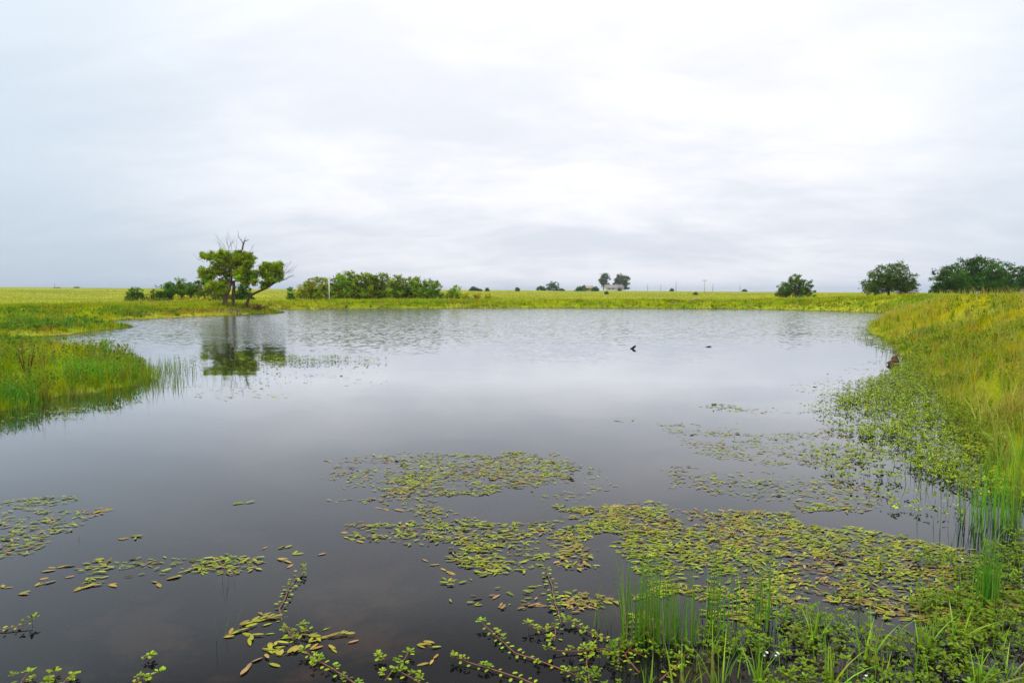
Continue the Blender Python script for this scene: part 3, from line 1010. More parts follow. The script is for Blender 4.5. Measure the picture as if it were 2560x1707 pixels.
BEDS = [
    ('dense bed of leafy water primrose tips merging into the right bank', [(2290, 892), (2310, 905), (2340, 950), (2390, 1000), (2450, 1060), (2500, 1130), (2560, 1200), (2590, 1260), (2450, 1250), (2360, 1200), (2280, 1160), (2200, 1100), (2150, 1050), (2120, 1000)], 330, 0.28, 0.075, 0.07),
    ('open bed of water primrose tips standing in the water off the right bank', [(2060, 985), (2150, 960), (2280, 925), (2260, 1000), (2240, 1100), (2330, 1180), (2420, 1240), (2420, 1290), (2300, 1300), (2200, 1260), (2100, 1210), (2060, 1120), (2090, 1050)], 85, 0.46, 0.075, 0.06),
    ('narrow fringe of water primrose along the yellow point of the right bank', [(2152, 815), (2170, 820), (2205, 850), (2270, 872), (2300, 895), (2262, 892), (2200, 868), (2160, 850)], 45, 0.38, 0.09, 0.06),
    ('thick carpet of water primrose across the bottom right corner', [(1900, 1560), (2060, 1540), (2250, 1500), (2400, 1380), (2480, 1340), (2700, 1330), (2800, 1800), (2500, 1800), (1900, 1800), (1850, 1680)], 620, 0.34, 0.055, 0.06),
    ('loose carpet of water primrose under the middle bulrush clump', [(1480, 1640), (1600, 1600), (1700, 1600), (1900, 1580), (1930, 1800), (1400, 1800), (1420, 1700)], 340, 0.44, 0.052, 0.04),
    ('water primrose rosettes rooted on top of the right half of the big mat', [(2050, 1340), (2250, 1345), (2420, 1380), (2500, 1450), (2450, 1560), (2250, 1540), (2100, 1480)], 110, 0.46, 0.06, 0.06),
    ('thin line of green primrose tips across the willow reflection', [(560, 905), (640, 893), (740, 893), (900, 897), (1000, 902), (900, 912), (740, 912), (620, 912)], 50, 0.38, 0.09, 0.09),
    ('scattered primrose tips between the grass spit and the willow reflection', [(430, 890), (520, 885), (560, 930), (480, 950), (420, 940)], 14, 0.42, 0.08, 0.06),
    ('scattered primrose tips below the willow reflection', [(580, 930), (700, 920), (760, 960), (640, 975)], 9, 0.42, 0.09, 0.06),
]
for i, (lab, poly, dens, thr, size, up) in enumerate(BEDS):
    rs = np.random.RandomState(300 + i)
    x, y = mat_points(poly, dens * 2.8, rs, thr, 0.30, 320 + i)
    mb = MB()
    d = np.mean([at(*p)[1] for p in poly])
    rosettes(mb, x, y, size * 0.72 * rs.uniform(0.5, 1.3, len(x)), rs, up, 6 if d < 9 else 5, 0 if d < 5 else 1, LIME * np.array((0.62, 0.72, 0.4)) if d < 5 else LIME * np.array((1.15, 1.15, 0.4)))
    tag(mb.link('water_primrose', M_PAD), lab, 'water primrose', None, 'stuff')


def primrose(px, label, seed, tips=1, lsz=0.034):
    """one trailing stem from px polyline (tip first)"""
    rs = np.random.RandomState(seed)
    P = np.array([(*at(*p), 0.012) for p in px])
    seg = np.linalg.norm(np.diff(P, axis=0), axis=1)
    s = np.concatenate([[0], np.cumsum(seg)])
    n = max(int(s[-1] / 0.02), 4)
    t = np.linspace(0, s[-1], n)
    Q = np.stack([np.interp(t, s, P[:, k]) for k in range(3)], -1)
    Q[:, 0] += np.cumsum(rs.normal(0, 0.0018, n))
    Q[:, 2] = 0.010 + 0.02 * np.exp(-t / 0.05) - 0.012 * sstep(t, s[-1] * 0.6, s[-1])
    root = thing('water_primrose', tuple(Q[0] * [1, 1, 0]), label, 'water primrose')
    o = tuple(Q[0] * [1, 1, 0])
    mb = MB()
    mb.tube(Q, np.interp(t, [0, s[-1]], [0.0022, 0.0035]), 6, (0.26, 0.10, 0.05))
    mb.link('stem', M_STEM, root, o, True)
    lb = MB()
    k = np.arange(1, n, 1)
    k = k[rs.uniform(0, 1, len(k)) < 0.85]
    T = norm(np.gradient(Q, axis=0))[k]
    side = np.where(np.arange(len(k)) % 2 == 0, 1, -1)
    Sd = np.stack([-T[:, 1] * side, T[:, 0] * side, np.zeros(len(k))], -1)
    A = Sd + T * rs.uniform(-0.3, 0.7, (len(k), 1)) + np.array([0, 0, 1]) * rs.uniform(0, 0.25, (len(k), 1))
    N = np.array([0, 0, 1.0]) + rs.normal(0, 0.15, (len(k), 3))
    L = lsz * rs.uniform(0.7, 1.15, len(k))
    off = rs.uniform(0.004, 0.022, (len(k), 1))
    leaves(lb, Q[k] + norm(A) * off, A, N, L, L * 0.55, jit(LIME, len(k), 0.15, rs), 0.08, 0.12, 0, 0.1)
    rosettes(lb, np.array([Q[0, 0]]), np.array([Q[0, 1]]), np.array([lsz * 1.9]), rs, 0.035, 9, 0, LIME * 1.1)
    for j in range(tips):
        q = Q[rs.randint(2, n - 1)]
        rosettes(lb, np.array([q[0] + rs.normal(0, .02)]), np.array([q[1] + rs.normal(0, .02)]), np.array([lsz * 1.5]), rs, 0.03, 8, 0, LIME)
    lb.link('foliage', M_PAD, root, o)


PR = [
    ([(1205, 1567), (1250, 1600), (1290, 1635), (1350, 1655), (1450, 1690)], 'long diagonal primrose stem with a leafy tip, highest of the stems at bottom centre', 5),
    ([(1135, 1652), (1200, 1668), (1270, 1690), (1330, 1712), (1400, 1740)], 'lowest primrose stem at bottom centre, its tip pointing to the left', 3),
    ([(1422, 1560), (1490, 1592), (1560, 1618), (1610, 1640)], 'primrose stem running down right into the bulrush clump', 3),
    ([(1365, 1430), (1376, 1470), (1382, 1510), (1395, 1555)], 'upright looking primrose stem among brown pondweed above bottom centre', 3),
    ([(1322, 1575), (1350, 1580), (1385, 1568), (1380, 1600)], 'short bushy primrose stem between the long diagonal stem and the bulrushes', 5),
    ([(1495, 1605), (1465, 1630), (1470, 1665), (1485, 1715)], 'reddish primrose stem hanging straight down to the picture bottom', 4),
    ([(1370, 1635), (1440, 1632), (1520, 1625), (1560, 1650)], 'level primrose stem crossing behind the reddish one', 4),
    ([(1640, 1560), (1600, 1600), (1560, 1640), (1600, 1680)], 'curved primrose stem at the foot of the bulrush clump', 4),
    ([(757, 1428), (740, 1450), (722, 1475), (712, 1500), (698, 1522), (704, 1550)], 'isolated beaded primrose stem rising in the lower left open water', 2),
    ([(762, 1636), (790, 1655), (830, 1675), (880, 1705), (920, 1730)], 'leafy primrose head with a red stem running off the bottom, left of centre', 7),
    ([(83, 1562), (55, 1570), (20, 1576), (-30, 1580)], 'primrose tip reaching in from the left edge of the picture', 1),
    ([(135, 1685), (120, 1700), (110, 1730)], 'dark rimmed primrose rosette in the bottom left corner, tallest of the three there', 3),
    ([(75, 1690), (60, 1705), (50, 1730)], 'primrose rosette nearest the bottom left corner', 2),
    ([(185, 1695), (165, 1708), (150, 1730)], 'primrose rosette right of the two others in the bottom left corner', 2),
    ([(375, 1648), (360, 1655)], 'tiny primrose tip alone above the bottom edge at lower left', 0),
    ([(395, 1695), (360, 1700), (330, 1708)], 'small primrose clump at the bottom edge, lower left', 2),
    ([(715, 1580), (725, 1592), (735, 1600)], 'pale primrose tuft inside the yellow pondweed spray', 3),
    ([(755, 1572), (770, 1578)], 'smaller pale primrose tuft at the top of the yellow pondweed spray', 1),
    ([(945, 1650), (955, 1655)], 'little primrose tuft left of the bottom centre trio', 1),
    ([(1020, 1640), (1005, 1660), (985, 1675), (960, 1700)], 'string of primrose tufts climbing right from the bottom edge', 5),
    ([(1000, 1690), (1030, 1700), (1060, 1712)], 'primrose tufts on the bottom edge just left of the centre', 3),
    ([(1720, 1640), (1690, 1670), (1650, 1700)], 'primrose stem in front of the bulrush clump, bottom of the picture', 4),
    ([(1950, 1555), (1980, 1580), (2010, 1610)], 'primrose with reddish rosette in the dark gap right of the bulrushes', 4),
]
for i, (p, lab, tp) in enumerate(PR):
    primrose(p, lab, 500 + i, tp, 0.027)


# ------------------------------------------------------------------ reeds and tufts standing in the water
def reed_clump(name, base, n, h0, h1, wd, spread, label, cat, seed, col=(0.13, 0.30, 0.02), lean=0.12, poly=None, group=None, segs=5, tipc=None, bend=0.7, elong=1.0):
    rs = np.random.RandomState(seed)
    x0, y0 = at(*base)
    if poly is not None:
        x, y = mat_points(poly, n, rs, 0.30, 0.15, seed)
        n = len(x)
    else:
        x = x0 + rs.normal(0, spread, n) * elong
        y = y0 + rs.normal(0, spread * 0.8, n)
    z = np.full(n, -0.12)
    sd = sdist(x, y)
    if name == 'sedge':
        kk = sd > -0.15
        x, y, z, sd = x[kk], y[kk], z[kk], sd[kk]
        n = len(x)
    z = np.where(sd > 0, terrain(x, y, sd), z)
    c = jit(col, n, 0.22, rs)
    old = rs.uniform(0, 1, n) < 0.10
    c[old] = np.array((0.34, 0.28, 0.10)) * rs.uniform(0.6, 1.1, (old.sum(), 1))
    tc = np.clip(c * 1.25, 0, .8) if tipc is None else jit(tipc, n, 0.1, rs)
    mb = MB()
    global RS
    RS = rs
    az = rs.uniform(0, 2 * np.pi, n)
    blades(mb, np.stack([x, y, z], -1), rs.uniform(h0, h1, n) - z * (sd <= 0), wd * rs.uniform(0.7, 1.3, n), np.abs(rs.normal(0, lean, n)), az, c, bend, segs, tc)
    o = mb.link(name, M_REED, None, (x0, y0, 0))
    tag(o, label, cat, group)
    return o


GRN = (0.13, 0.30, 0.018)
reed_clump('bulrush', (1590, 1590), 2600, 0.22, 0.60, 0.0065, 0.1, 'tall dense bulrush clump standing in the water right of bottom centre', 'bulrush', 701, GRN, 0.10,
           poly=[(1520, 1580), (1570, 1560), (1700, 1555), (1740, 1600), (1700, 1625), (1560, 1615)])
reed_clump('bulrush', (1820, 1580), 1200, 0.22, 0.60, 0.0065, 0.1, 'looser bulrush clump in the edge of the pondweed mat, right of the dense one', 'bulrush', 702, GRN, 0.08,
           poly=[(1740, 1560), (1800, 1535), (1900, 1530), (1960, 1560), (1900, 1600), (1760, 1610)])
reed_clump('bulrush', (1495, 1570), 9, 0.10, 0.32, 0.005, 0.06, 'few short bulrush stems at the left foot of the dense clump', 'bulrush', 703, GRN, 0.08)
reed_clump('bulrush', (2475, 1310), 900, 0.20, 0.62, 0.008, 0.1, 'wide bright green bulrush stand against the right bank', 'bulrush', 704, (0.14, 0.36, 0.02), 0.09,
           poly=[(2425, 1300), (2450, 1275), (2540, 1280), (2580, 1310), (2530, 1345), (2440, 1335)])
reed_clump('bulrush', (2390, 1310), 14, 0.18, 0.34, 0.006, 0.14, 'thin dark bulrush stems in clear water left of the wide stand', 'bulrush', 705, (0.09, 0.20, 0.02), 0.10, elong=1.6)
reed_clump('bulrush', (2468, 1508), 90, 0.22, 0.46, 0.006, 0.035, 'narrow upright bulrush tuft in the primrose carpet at the right', 'bulrush', 706, (0.10, 0.30, 0.02), 0.07)
reed_clump('bulrush', (572, 1464), 9, 0.06, 0.17, 0.004, 0.05, 'three or four thin green stems under the end of the pondweed row', 'bulrush', 707, (0.14, 0.26, 0.03), 0.18)
reed_clump('bulrush', (560, 1590), 4, 0.12, 0.25, 0.004, 0.04, 'pair of pale stems at the left end of the yellow pondweed spray', 'bulrush', 708, (0.25, 0.34, 0.04), 0.2)
reed_clump('bulrush', (190, 1350), 2, 0.04, 0.09, 0.004, 0.01, 'short single stem beside the mat at the left edge', 'bulrush', 709, (0.05, 0.09, 0.03), 0.2)
reed_clump('bulrush', (328, 1500), 2, 0.03, 0.07, 0.004, 0.01, 'tiny dark stem alone in the lower left water', 'bulrush', 710, (0.04, 0.07, 0.03), 0.2)
reed_clump('reed', (412, 918), 26, 0.2, 0.42, 0.010, 0.16, 'separate green reed tuft in the water right of the grass spit', 'reed', 711, (0.20, 0.36, 0.02), 0.15)
reed_clump('reed', (395, 955), 20, 0.15, 0.34, 0.010, 0.2, 'low yellowish reed tuft off the tip of the grass spit', 'reed', 712, (0.28, 0.38, 0.02), 0.15)
reed_clump('reed', (530, 952), 14, 0.12, 0.3, 0.010, 0.22, 'thin reeds standing in the willow reflection', 'reed', 713, (0.24, 0.38, 0.03), 0.12)
reed_clump('reed', (460, 968), 6, 0.1, 0.2, 0.010, 0.12, 'few faint reeds between the spit and the willow reflection', 'reed', 714, (0.24, 0.36, 0.05), 0.12)
reed_clump('reed', (280, 822), 40, 0.2, 0.5, 0.02, 0.3, 'dark green reed tuft on the muddy tongue of the left shore', 'reed', 715, (0.10, 0.28, 0.015), 0.12)
reed_clump('sedge', (120, 828), 500, 0.3, 0.6, 0.022, 0.9, 'long deep green sedge patch behind the inlet on the left', 'sedge', 716, (0.07, 0.25, 0.015), 0.25, elong=1.6)
reed_clump('sedge', (2298, 868), 260, 0.2, 0.42, 0.014, 0.25, 'dark green sedge tussock on the right bank near the yellow point', 'sedge', 717, (0.05, 0.20, 0.012), 0.5)
reed_clump('sedge', (45, 1015), 380, 0.25, 0.5, 0.010, 0.28, 'dense dark green sedge clump at the water line of the spit, left edge', 'sedge', 718, (0.07, 0.30, 0.015), 0.25)
reed_clump('sedge', (215, 965), 300, 0.3, 0.6, 0.012, 0.4, 'lush green sedge clump at the middle of the grass spit', 'sedge', 719, (0.12, 0.38, 0.015), 0.22)
reed_clump('sedge', (310, 950), 300, 0.25, 0.5, 0.012, 0.4, 'bright green sedge clump near the tip of the grass spit', 'sedge', 720, (0.17, 0.42, 0.015), 0.22)
reed_clump('grass_tuft', (2540, 1080), 160, 0.3, 0.75, 0.010, 0.25, 'arching pale golden grass tuft at the right edge of the bank', 'grass tuft', 721, (0.52, 0.42, 0.05), 0.5, tipc=(0.60, 0.48, 0.10))
reed_clump('grass_tuft', (2555, 1180), 90, 0.3, 0.6, 0.010, 0.15, 'dark leaning grass tuft low on the bank at the right edge', 'grass tuft', 722, (0.16, 0.34, 0.02), 0.4)

TUFTS = [((2075, 1712), 0.26, 'broad leaved bright green tuft at the bottom edge, largest of its row'),
         ((2035, 1600), 0.20, 'broad leaved tuft rooted in the dark gap left of the others'),
         ((2175, 1650), 0.28, 'tall thin leaved tuft right of the gap with arching tips'),
         ((2312, 1625), 0.28, 'upright tuft with a bent leaf under the narrow bulrush tuft'),
         ((2390, 1600), 0.24, 'slim tuft just right of the upright one with the bent leaf'),
         ((2440, 1715), 0.24, 'broad leaved tuft at the bottom edge near the right corner'),
         ((2525, 1690), 0.20, 'tuft nearest the bottom right corner, leaning right'),
         ((2200, 1700), 0.16, 'low dark tuft between two taller ones at the bottom edge'),
         ((1795, 1712), 0.30, 'tall yellow green tuft with one long leaf in front of the bulrushes'),
         ((1900, 1700), 0.24, 'thin tuft carrying a white flower, right of the long leaved one'),
         ((1700, 1712), 0.20, 'yellow tuft under a floating brown leaf at the bottom edge'),
         ((1615, 1712), 0.16, 'single bright leaf tuft at the bottom edge under the dense bulrush clump'),
         ((2095, 1490), 0.14, 'small forked tuft on the big mat'),
         ((2200, 1420), 0.10, 'tiny upright tuft in the middle of the big mat'),
         ((2350, 1410), 0.12, 'small light tuft at the right end of the big mat'),
         ((2500, 1560), 0.16, 'spreading tuft right of the narrow bulrush tuft')]
for i, (b, h, lab) in enumerate(TUFTS):
    reed_clump('bur_reed', b, 15 if h > 0.18 else 8, h * 0.6, h * 1.1, 0.012, 0.016, lab, 'bur reed', 740 + i, (0.25, 0.42, 0.025), 0.38, bend=0.9, segs=6)
# scattered thin blades through the primrose carpet
rs = np.random.RandomState(77)
x, y = mat_points([(1550, 1640), (1900, 1560), (2150, 1560), (2380, 1420), (2480, 1350), (2700, 1350), (2700, 1780), (1550, 1780)], 210, rs, 0.45, 0.3, 78)
mb = MB()
n = len(x)
RS = rs
blades(mb, np.stack([x, y, np.full(n, -.05)], -1), rs.uniform(0.12, 0.28, n), 0.007, np.abs(rs.normal(0, .35, n)), rs.uniform(0, 6.28, n), jit((0.22, 0.42, 0.01), n, .2, rs), 0.8, 4)
tag(mb.link('water_grass', M_REED), 'thin green grass blades poking through the primrose carpet at bottom right', 'water grass', None, 'stuff')
x, y = mat_points([(2180, 960), (2300, 920), (2480, 1180), (2560, 1280), (2420, 1290), (2300, 1220), (2200, 1100)], 90, rs, 0.42, 0.3, 79)
mb = MB()
n = len(x)
blades(mb, np.stack([x, y, np.full(n, -.05)], -1), rs.uniform(0.12, 0.32, n), 0.008, np.abs(rs.normal(0, .25, n)), rs.uniform(0, 6.28, n), jit((0.22, 0.36, 0.02), n, .2, rs), 0.8, 4)
tag(mb.link('water_grass', M_REED), 'green grass blades standing in the primrose bed off the right bank', 'water grass', None, 'stuff')


def flower(px, py, z, lab, seed):
    rs = np.random.RandomState(seed)
    x0, y0 = at(px, py, z)
    root = thing('white_flower', (x0, y0, 0), lab, 'flower')
    mb = MB()
    mb.tube([(x0, y0, -0.05), (x0 + 0.003, y0, z * 0.5), (x0, y0, z)], 0.0015, 5, (0.2, 0.34, 0.03))
    mb.link('stem', M_STEM, root, (x0, y0, 0), True)
    mb = MB()
    for dz, k in ((0, 0), (-0.012, 1), (0.008, 2)):
        o = np.array([x0 + rs.normal(0, .006), y0 + rs.normal(0, .004), z + dz])
        a = np.array([0, 2.1, 4.2]) + k
        A = np.stack([np.cos(a), np.sin(a), np.full(3, 0.4)], -1)
        leaves(mb, np.tile(o, (3, 1)), A, np.tile([0, -0.3, 1.0], (3, 1)), 0.0065, 0.0065, np.full((3, 3), 0.85), 0.1, 0.1, 0, 0.15)
    mb.link('petals', M_PAD, root, (x0, y0, 0))


flower(1912, 1631, 0.12, 'tiny white flower on the thin tuft right of the bulrush clumps', 1)
flower(1948, 1634, 0.12, 'second tiny white flower just right of the one on the thin tuft', 2)
flower(2405, 1398, 0.06, 'single tiny white flower above the narrow bulrush tuft', 3)
flower(2165, 1690, 0.03, 'tiny white flower low at the bottom edge among primrose', 4)

# ------------------------------------------------------------------ trees and bushes
def foliage(mb, centers, radii, counts, leaf, col, rs, droop=0.0, clump=0.22, coljit=0.16):
    """leafy faces gathered in clumps inside ellipsoids; centers (k,3), radii (k,3)"""
    for c, r, n in zip(centers, radii, counts):
        c = np.asarray(c, float)
        r = np.asarray(r, float)
        ncl = max(6, int(n / 34))
        d = norm(rs.normal(0, 1, (ncl, 3)))
        rad = rs.uniform(0.25, 1.0, (ncl, 1)) ** 0.45 * np.where(rs.uniform(0, 1, (ncl, 1)) < 0.22, rs.uniform(1.05, 1.35, (ncl, 1)), 1.0)
        cc = c + d * rad * r
        cr = clump * r.mean() * rs.uniform(0.6, 1.3, ncl)
        ck = rs.randint(0, ncl, n)
        pts = cc[ck] + rs.normal(0, 1, (n, 3)) * (cr[ck] * 0.55)[:, None] * np.array([1.1, 1.1, 0.8])
        a = norm(rs.normal(0, 1, (n, 3)) + np.array([0, 0, -droop]))
        nn = norm(rs.normal(0, 1, (n, 3)) + np.array([0, 0, 0.9]))
        cl = jit(col, ncl, coljit * 1.6, rs)[ck] * rs.uniform(0.7, 1.3, (n, 1))
        s = norm(np.cross(nn, a))
        L = leaf * rs.uniform(0.6, 1.3, (n, 1))
        V = np.stack([pts, pts + a * L * .5 + s * L * .28, pts + a * L, pts + a * L * .5 - s * L * .28], 1).reshape(-1, 3)
        b = np.arange(n)[:, None] * 4
        mb.add(V, [b + np.array([[0, 1, 2, 3]])], np.repeat(cl, 4, 0))


def limb(mb, p0, p1, r0, r1, rs, wob=0.06, seg=7, n=7, col=(0.16, 0.11, 0.07), sag=0.0):
    p0, p1 = np.asarray(p0, float), np.asarray(p1, float)
    t = np.linspace(0, 1, n)[:, None]
    L = np.linalg.norm(p1 - p0)
    w_ = np.cumsum(rs.normal(0, wob * L / n, (n, 3)), 0) * np.sin(np.pi * t) * 1.2
    P = p0 * (1 - t) + p1 * t + w_ + np.array([0, 0, sag]) * L * (t * (1 - t)) * 4
    mb.tube(P, r0 * (1 - t[:, 0]) + r1 * t[:, 0], seg, col, True, 0.08, rs)
    return P


def twigs(mb, p, d, L, r, rs, depth=3, col=(0.3, 0.26, 0.22), spread=0.45):
    """bare dead branching"""
    d = norm(np.asarray(d, float))
    e = np.asarray(p) + d * L
    P = limb(mb, p, e, r, r * 0.55, rs, 0.10, 5, 5, col)
    if depth <= 0:
        return
    for k in range(rs.randint(2, 4)):
        q = P[rs.randint(2, 5)]
        nd = norm(d + rs.normal(0, spread, 3) + np.array([0, 0, 0.1]))
        twigs(mb, q, nd, L * rs.uniform(0.5, 0.8), r * 0.5, rs, depth - 1, col, spread)


def W(px, py, Y, dy=0.0):
    y = Y + dy
    z = zat(py, y)
    return np.array([xat(px, y, z), y, z])


# --- the double trunked willow
def willow():
    Y = 57.0
    rs = np.random.RandomState(41)
    gx = xat(573, Y, 0.6)
    gz = float(terrain(np.array([gx]), np.array([Y]))[0])
    o = (gx, Y, gz)
    root = thing('willow_tree', o, 'old double trunked willow with bare dead top on the left shore', 'tree')
    bark = (0.24, 0.165, 0.10)
    mb = MB()
    ba = W(564, 770, Y)
    ba[2] = gz - 0.1
    P = np.array([ba, W(562, 758, Y), W(564, 740, Y), W(572, 722, Y), W(575, 705, Y)])
    mb.tube(P, [0.27, 0.19, 0.17, 0.165, 0.18], 12, bark, True, 0.07, rs)
    mb.link('trunk', M_BARK, root, o, True)
    mb = MB()
    bb = W(584, 770, Y, .3)
    bb[2] = gz - 0.1
    P = np.array([bb, W(583, 756, Y, .3), W(583, 738, Y, .25), W(585, 718, Y, .2), W(583, 702, Y, .1)])
    mb.tube(P, [0.22, 0.15, 0.135, 0.13, 0.13], 12, np.array(bark) * 0.8, True, 0.07, rs)
    mb.link('trunk', M_BARK, root, o, True)
    mb = MB()
    lb = np.array(bark) * 0.65
    for a, b, r0, r1 in [((574, 708, 0), (556, 684, .4), .16, .09), ((556, 684, .4), (528, 660, .7), .09, .03), ((556, 684, .4), (512, 690, .2), .07, .02),
                         ((578, 706, 0), (580, 672, -.2), .17, .11), ((580, 672, -.2), (560, 640, -.4), .10, .03), ((580, 672, -.2), (600, 640, .2), .11, .07),
                         ((584, 704, 0), (603, 698, .3), .13, .10), ((603, 698, .3), (622, 712, .5), .09, .03), ((603, 698, .3), (640, 680, .3), .06, .02),
                         ((574, 710, 0), (540, 716, -.5), .09, .02), ((600, 640, .2), (628, 632, 0), .05, .02), ((580, 672, -.2), (625, 665, -.6), .06, .02),
                         ((540, 668, .5), (510, 640, .2), .05, .015), ((600, 640, .2), (606, 622, 0), .08, .07)]:
        limb(mb, W(*a[:2], Y, a[2]), W(*b[:2], Y, b[2]), r0 * 0.62, r1 * 0.6, rs, 0.07, 7, 7, lb)
    mb.link('limbs', M_BARK, root, o, True)
    mb = MB()
    dc = (0.20, 0.17, 0.15)
    limb(mb, W(606, 624, Y), W(611, 603, Y), .075, .055, rs, .06, 6, 6, dc)
    limb(mb, W(611, 603, Y), W(622, 600, Y), .045, .02, rs, .08, 5, 5, dc)
    limb(mb, W(610, 605, Y), W(614, 594, Y), .035, .02, rs, .08, 5, 5, dc)
    limb(mb, W(609, 608, Y), W(596, 592, Y), .035, .02, rs, .08, 5, 5, dc)
    limb(mb, W(596, 592, Y), W(594, 576, Y), .02, .010, rs, .1, 5, 5, dc)
    limb(mb, W(608, 612, Y), W(603, 598, Y), .025, .01, rs, .1, 5, 5, dc)
    for (a, b) in [((572, 636), (536, 598)), ((575, 636), (548, 592)), ((578, 634), (562, 590)), ((582, 634), (575, 588)), ((560, 636), (545, 605)), ((566, 634), (582, 600)), ((590, 632), (592, 604)), ((620, 635), (632, 618)), ((510, 655), (490, 646))]:
        p0, p1 = W(*a, Y, rs.uniform(-.4, .4)), W(*b, Y, rs.uniform(-.5, .5))
        twigs(mb, p0, p1 - p0, np.linalg.norm(p1 - p0) * 0.62, 0.022, rs, 3, (0.36, 0.31, 0.27), 0.22)
    mb.link('dead_branches', M_DEAD, root, o, True)
    mb = MB()
    bl = [(510, 638, 11, 8), (530, 640, 17, 10), (556, 640, 17, 12), (580, 644, 20, 14), (606, 644, 22, 14), (624, 645, 13, 14), (572, 660, 24, 12),
          (604, 664, 24, 12), (622, 658, 10, 9), (508, 676, 12, 9), (520, 686, 18, 14), (532, 672, 12, 8), (546, 676, 12, 9), (610, 674, 14, 10), (588, 654, 20, 12), (560, 628, 10, 6), (598, 630, 10, 6), (618, 704, 12, 7), (568, 682, 13, 11), (600, 684, 20, 13), (624, 690, 18, 13),
          (634, 704, 9, 7), (536, 712, 22, 10), (552, 720, 17, 10), (520, 704, 14, 8), (560, 700, 13, 9), (600, 696, 14, 8), (636, 680, 12, 8), (544, 656, 12, 8)]
    K = Y / FPX
    cs = [W(a, b, Y, rs.uniform(-0.7, 0.7)) for a, b, _, _ in bl]
    rr = [(c_ * K, c_ * K * 1.1, d_ * K) for _, _, c_, d_ in bl]
    ns = [int(c_ * d_ * 9) for _, _, c_, d_ in bl]
    foliage(mb, cs, rr, ns, 0.125, (0.33, 0.43, 0.02), rs, 1.2, 0.32, 0.2)
    mb.link('crown', M_CROWN, root, o)


def leaning():
    Y = 57.8
    rs = np.random.RandomState(43)
    gx = xat(617, Y, 0.6)
    gz = float(terrain(np.array([gx]), np.array([Y]))[0])
    o = (gx, Y, gz)
    root = thing('willow_tree', o, 'slender willow leaning far out to the right over the shore', 'tree')
    bark = (0.17, 0.115, 0.07)
    mb = MB()
    b0 = W(616, 772, Y)
    b0[2] = gz - 0.1
    P = np.array([b0, W(618, 757, Y), W(622, 745, Y), W(632, 736, Y), W(646, 729, Y), W(662, 722, Y), W(678, 712, Y), W(692, 704, Y)])
    mb.tube(P, [.16, .115, .105, .10, .095, .09, .08, .07], 9, bark, True, 0.08, rs)
    mb.link('trunk', M_BARK, root, o, True)
    mb = MB()
    for a, b, r0, r1 in [((676, 713), (668, 690), .06, .02), ((690, 705), (688, 672), .06, .02), ((684, 708), (702, 680), .05, .02), ((668, 690), (652, 672), .03, .012), ((690, 704), (662, 716), .03, .01)]:
        limb(mb, W(*a, Y), W(*b, Y), r0, r1, rs, .08, 6, 6, bark)
    mb.link('limbs', M_BARK, root, o, True)
    mb = MB()
    dc = (0.32, 0.27, 0.23)
    limb(mb, W(692, 704, Y), W(715, 698, Y), .07, .035, rs, .04, 6, 6, dc)
    limb(mb, W(715, 698, Y), W(735, 687, Y), .03, .01, rs, .06, 5, 6, dc)
    for a, b in [((700, 688), (726, 662)), ((704, 690), (732, 672)), ((700, 680), (718, 660)), ((710, 699), (730, 690)), ((704, 684), (730, 678))]:
        p0, p1 = W(*a, Y, rs.uniform(-.3, .3)), W(*b, Y, rs.uniform(-.4, .4))
        twigs(mb, p0, p1 - p0, np.linalg.norm(p1 - p0) * 0.62, 0.018, rs, 3, dc, 0.24)
    mb.link('dead_branches', M_DEAD, root, o, True)
    mb = MB()
    bl = [(657, 670, 9, 9), (664, 664, 12, 10), (680, 662, 14, 9), (697, 664, 11, 10), (660, 686, 10, 9), (672, 682, 15, 12), (692, 680, 14, 12), (700, 690, 9, 10),
          (680, 700, 15, 9), (664, 706, 12, 10), (660, 718, 8, 6), (694, 698, 8, 6)]
    K = Y / FPX
    cs = [W(a, b, Y, rs.uniform(-0.4, 0.4)) for a, b, _, _ in bl]
    rr = [(c_ * K, c_ * K * 1.1, d_ * K) for _, _, c_, d_ in bl]
    ns = [int(c_ * d_ * 9) for _, _, c_, d_ in bl]
    foliage(mb, cs, rr, ns, 0.125, (0.36, 0.47, 0.02), rs, 1.2, 0.32, 0.2)
    mb.link('crown', M_CROWN, root, o)


willow()
leaning()


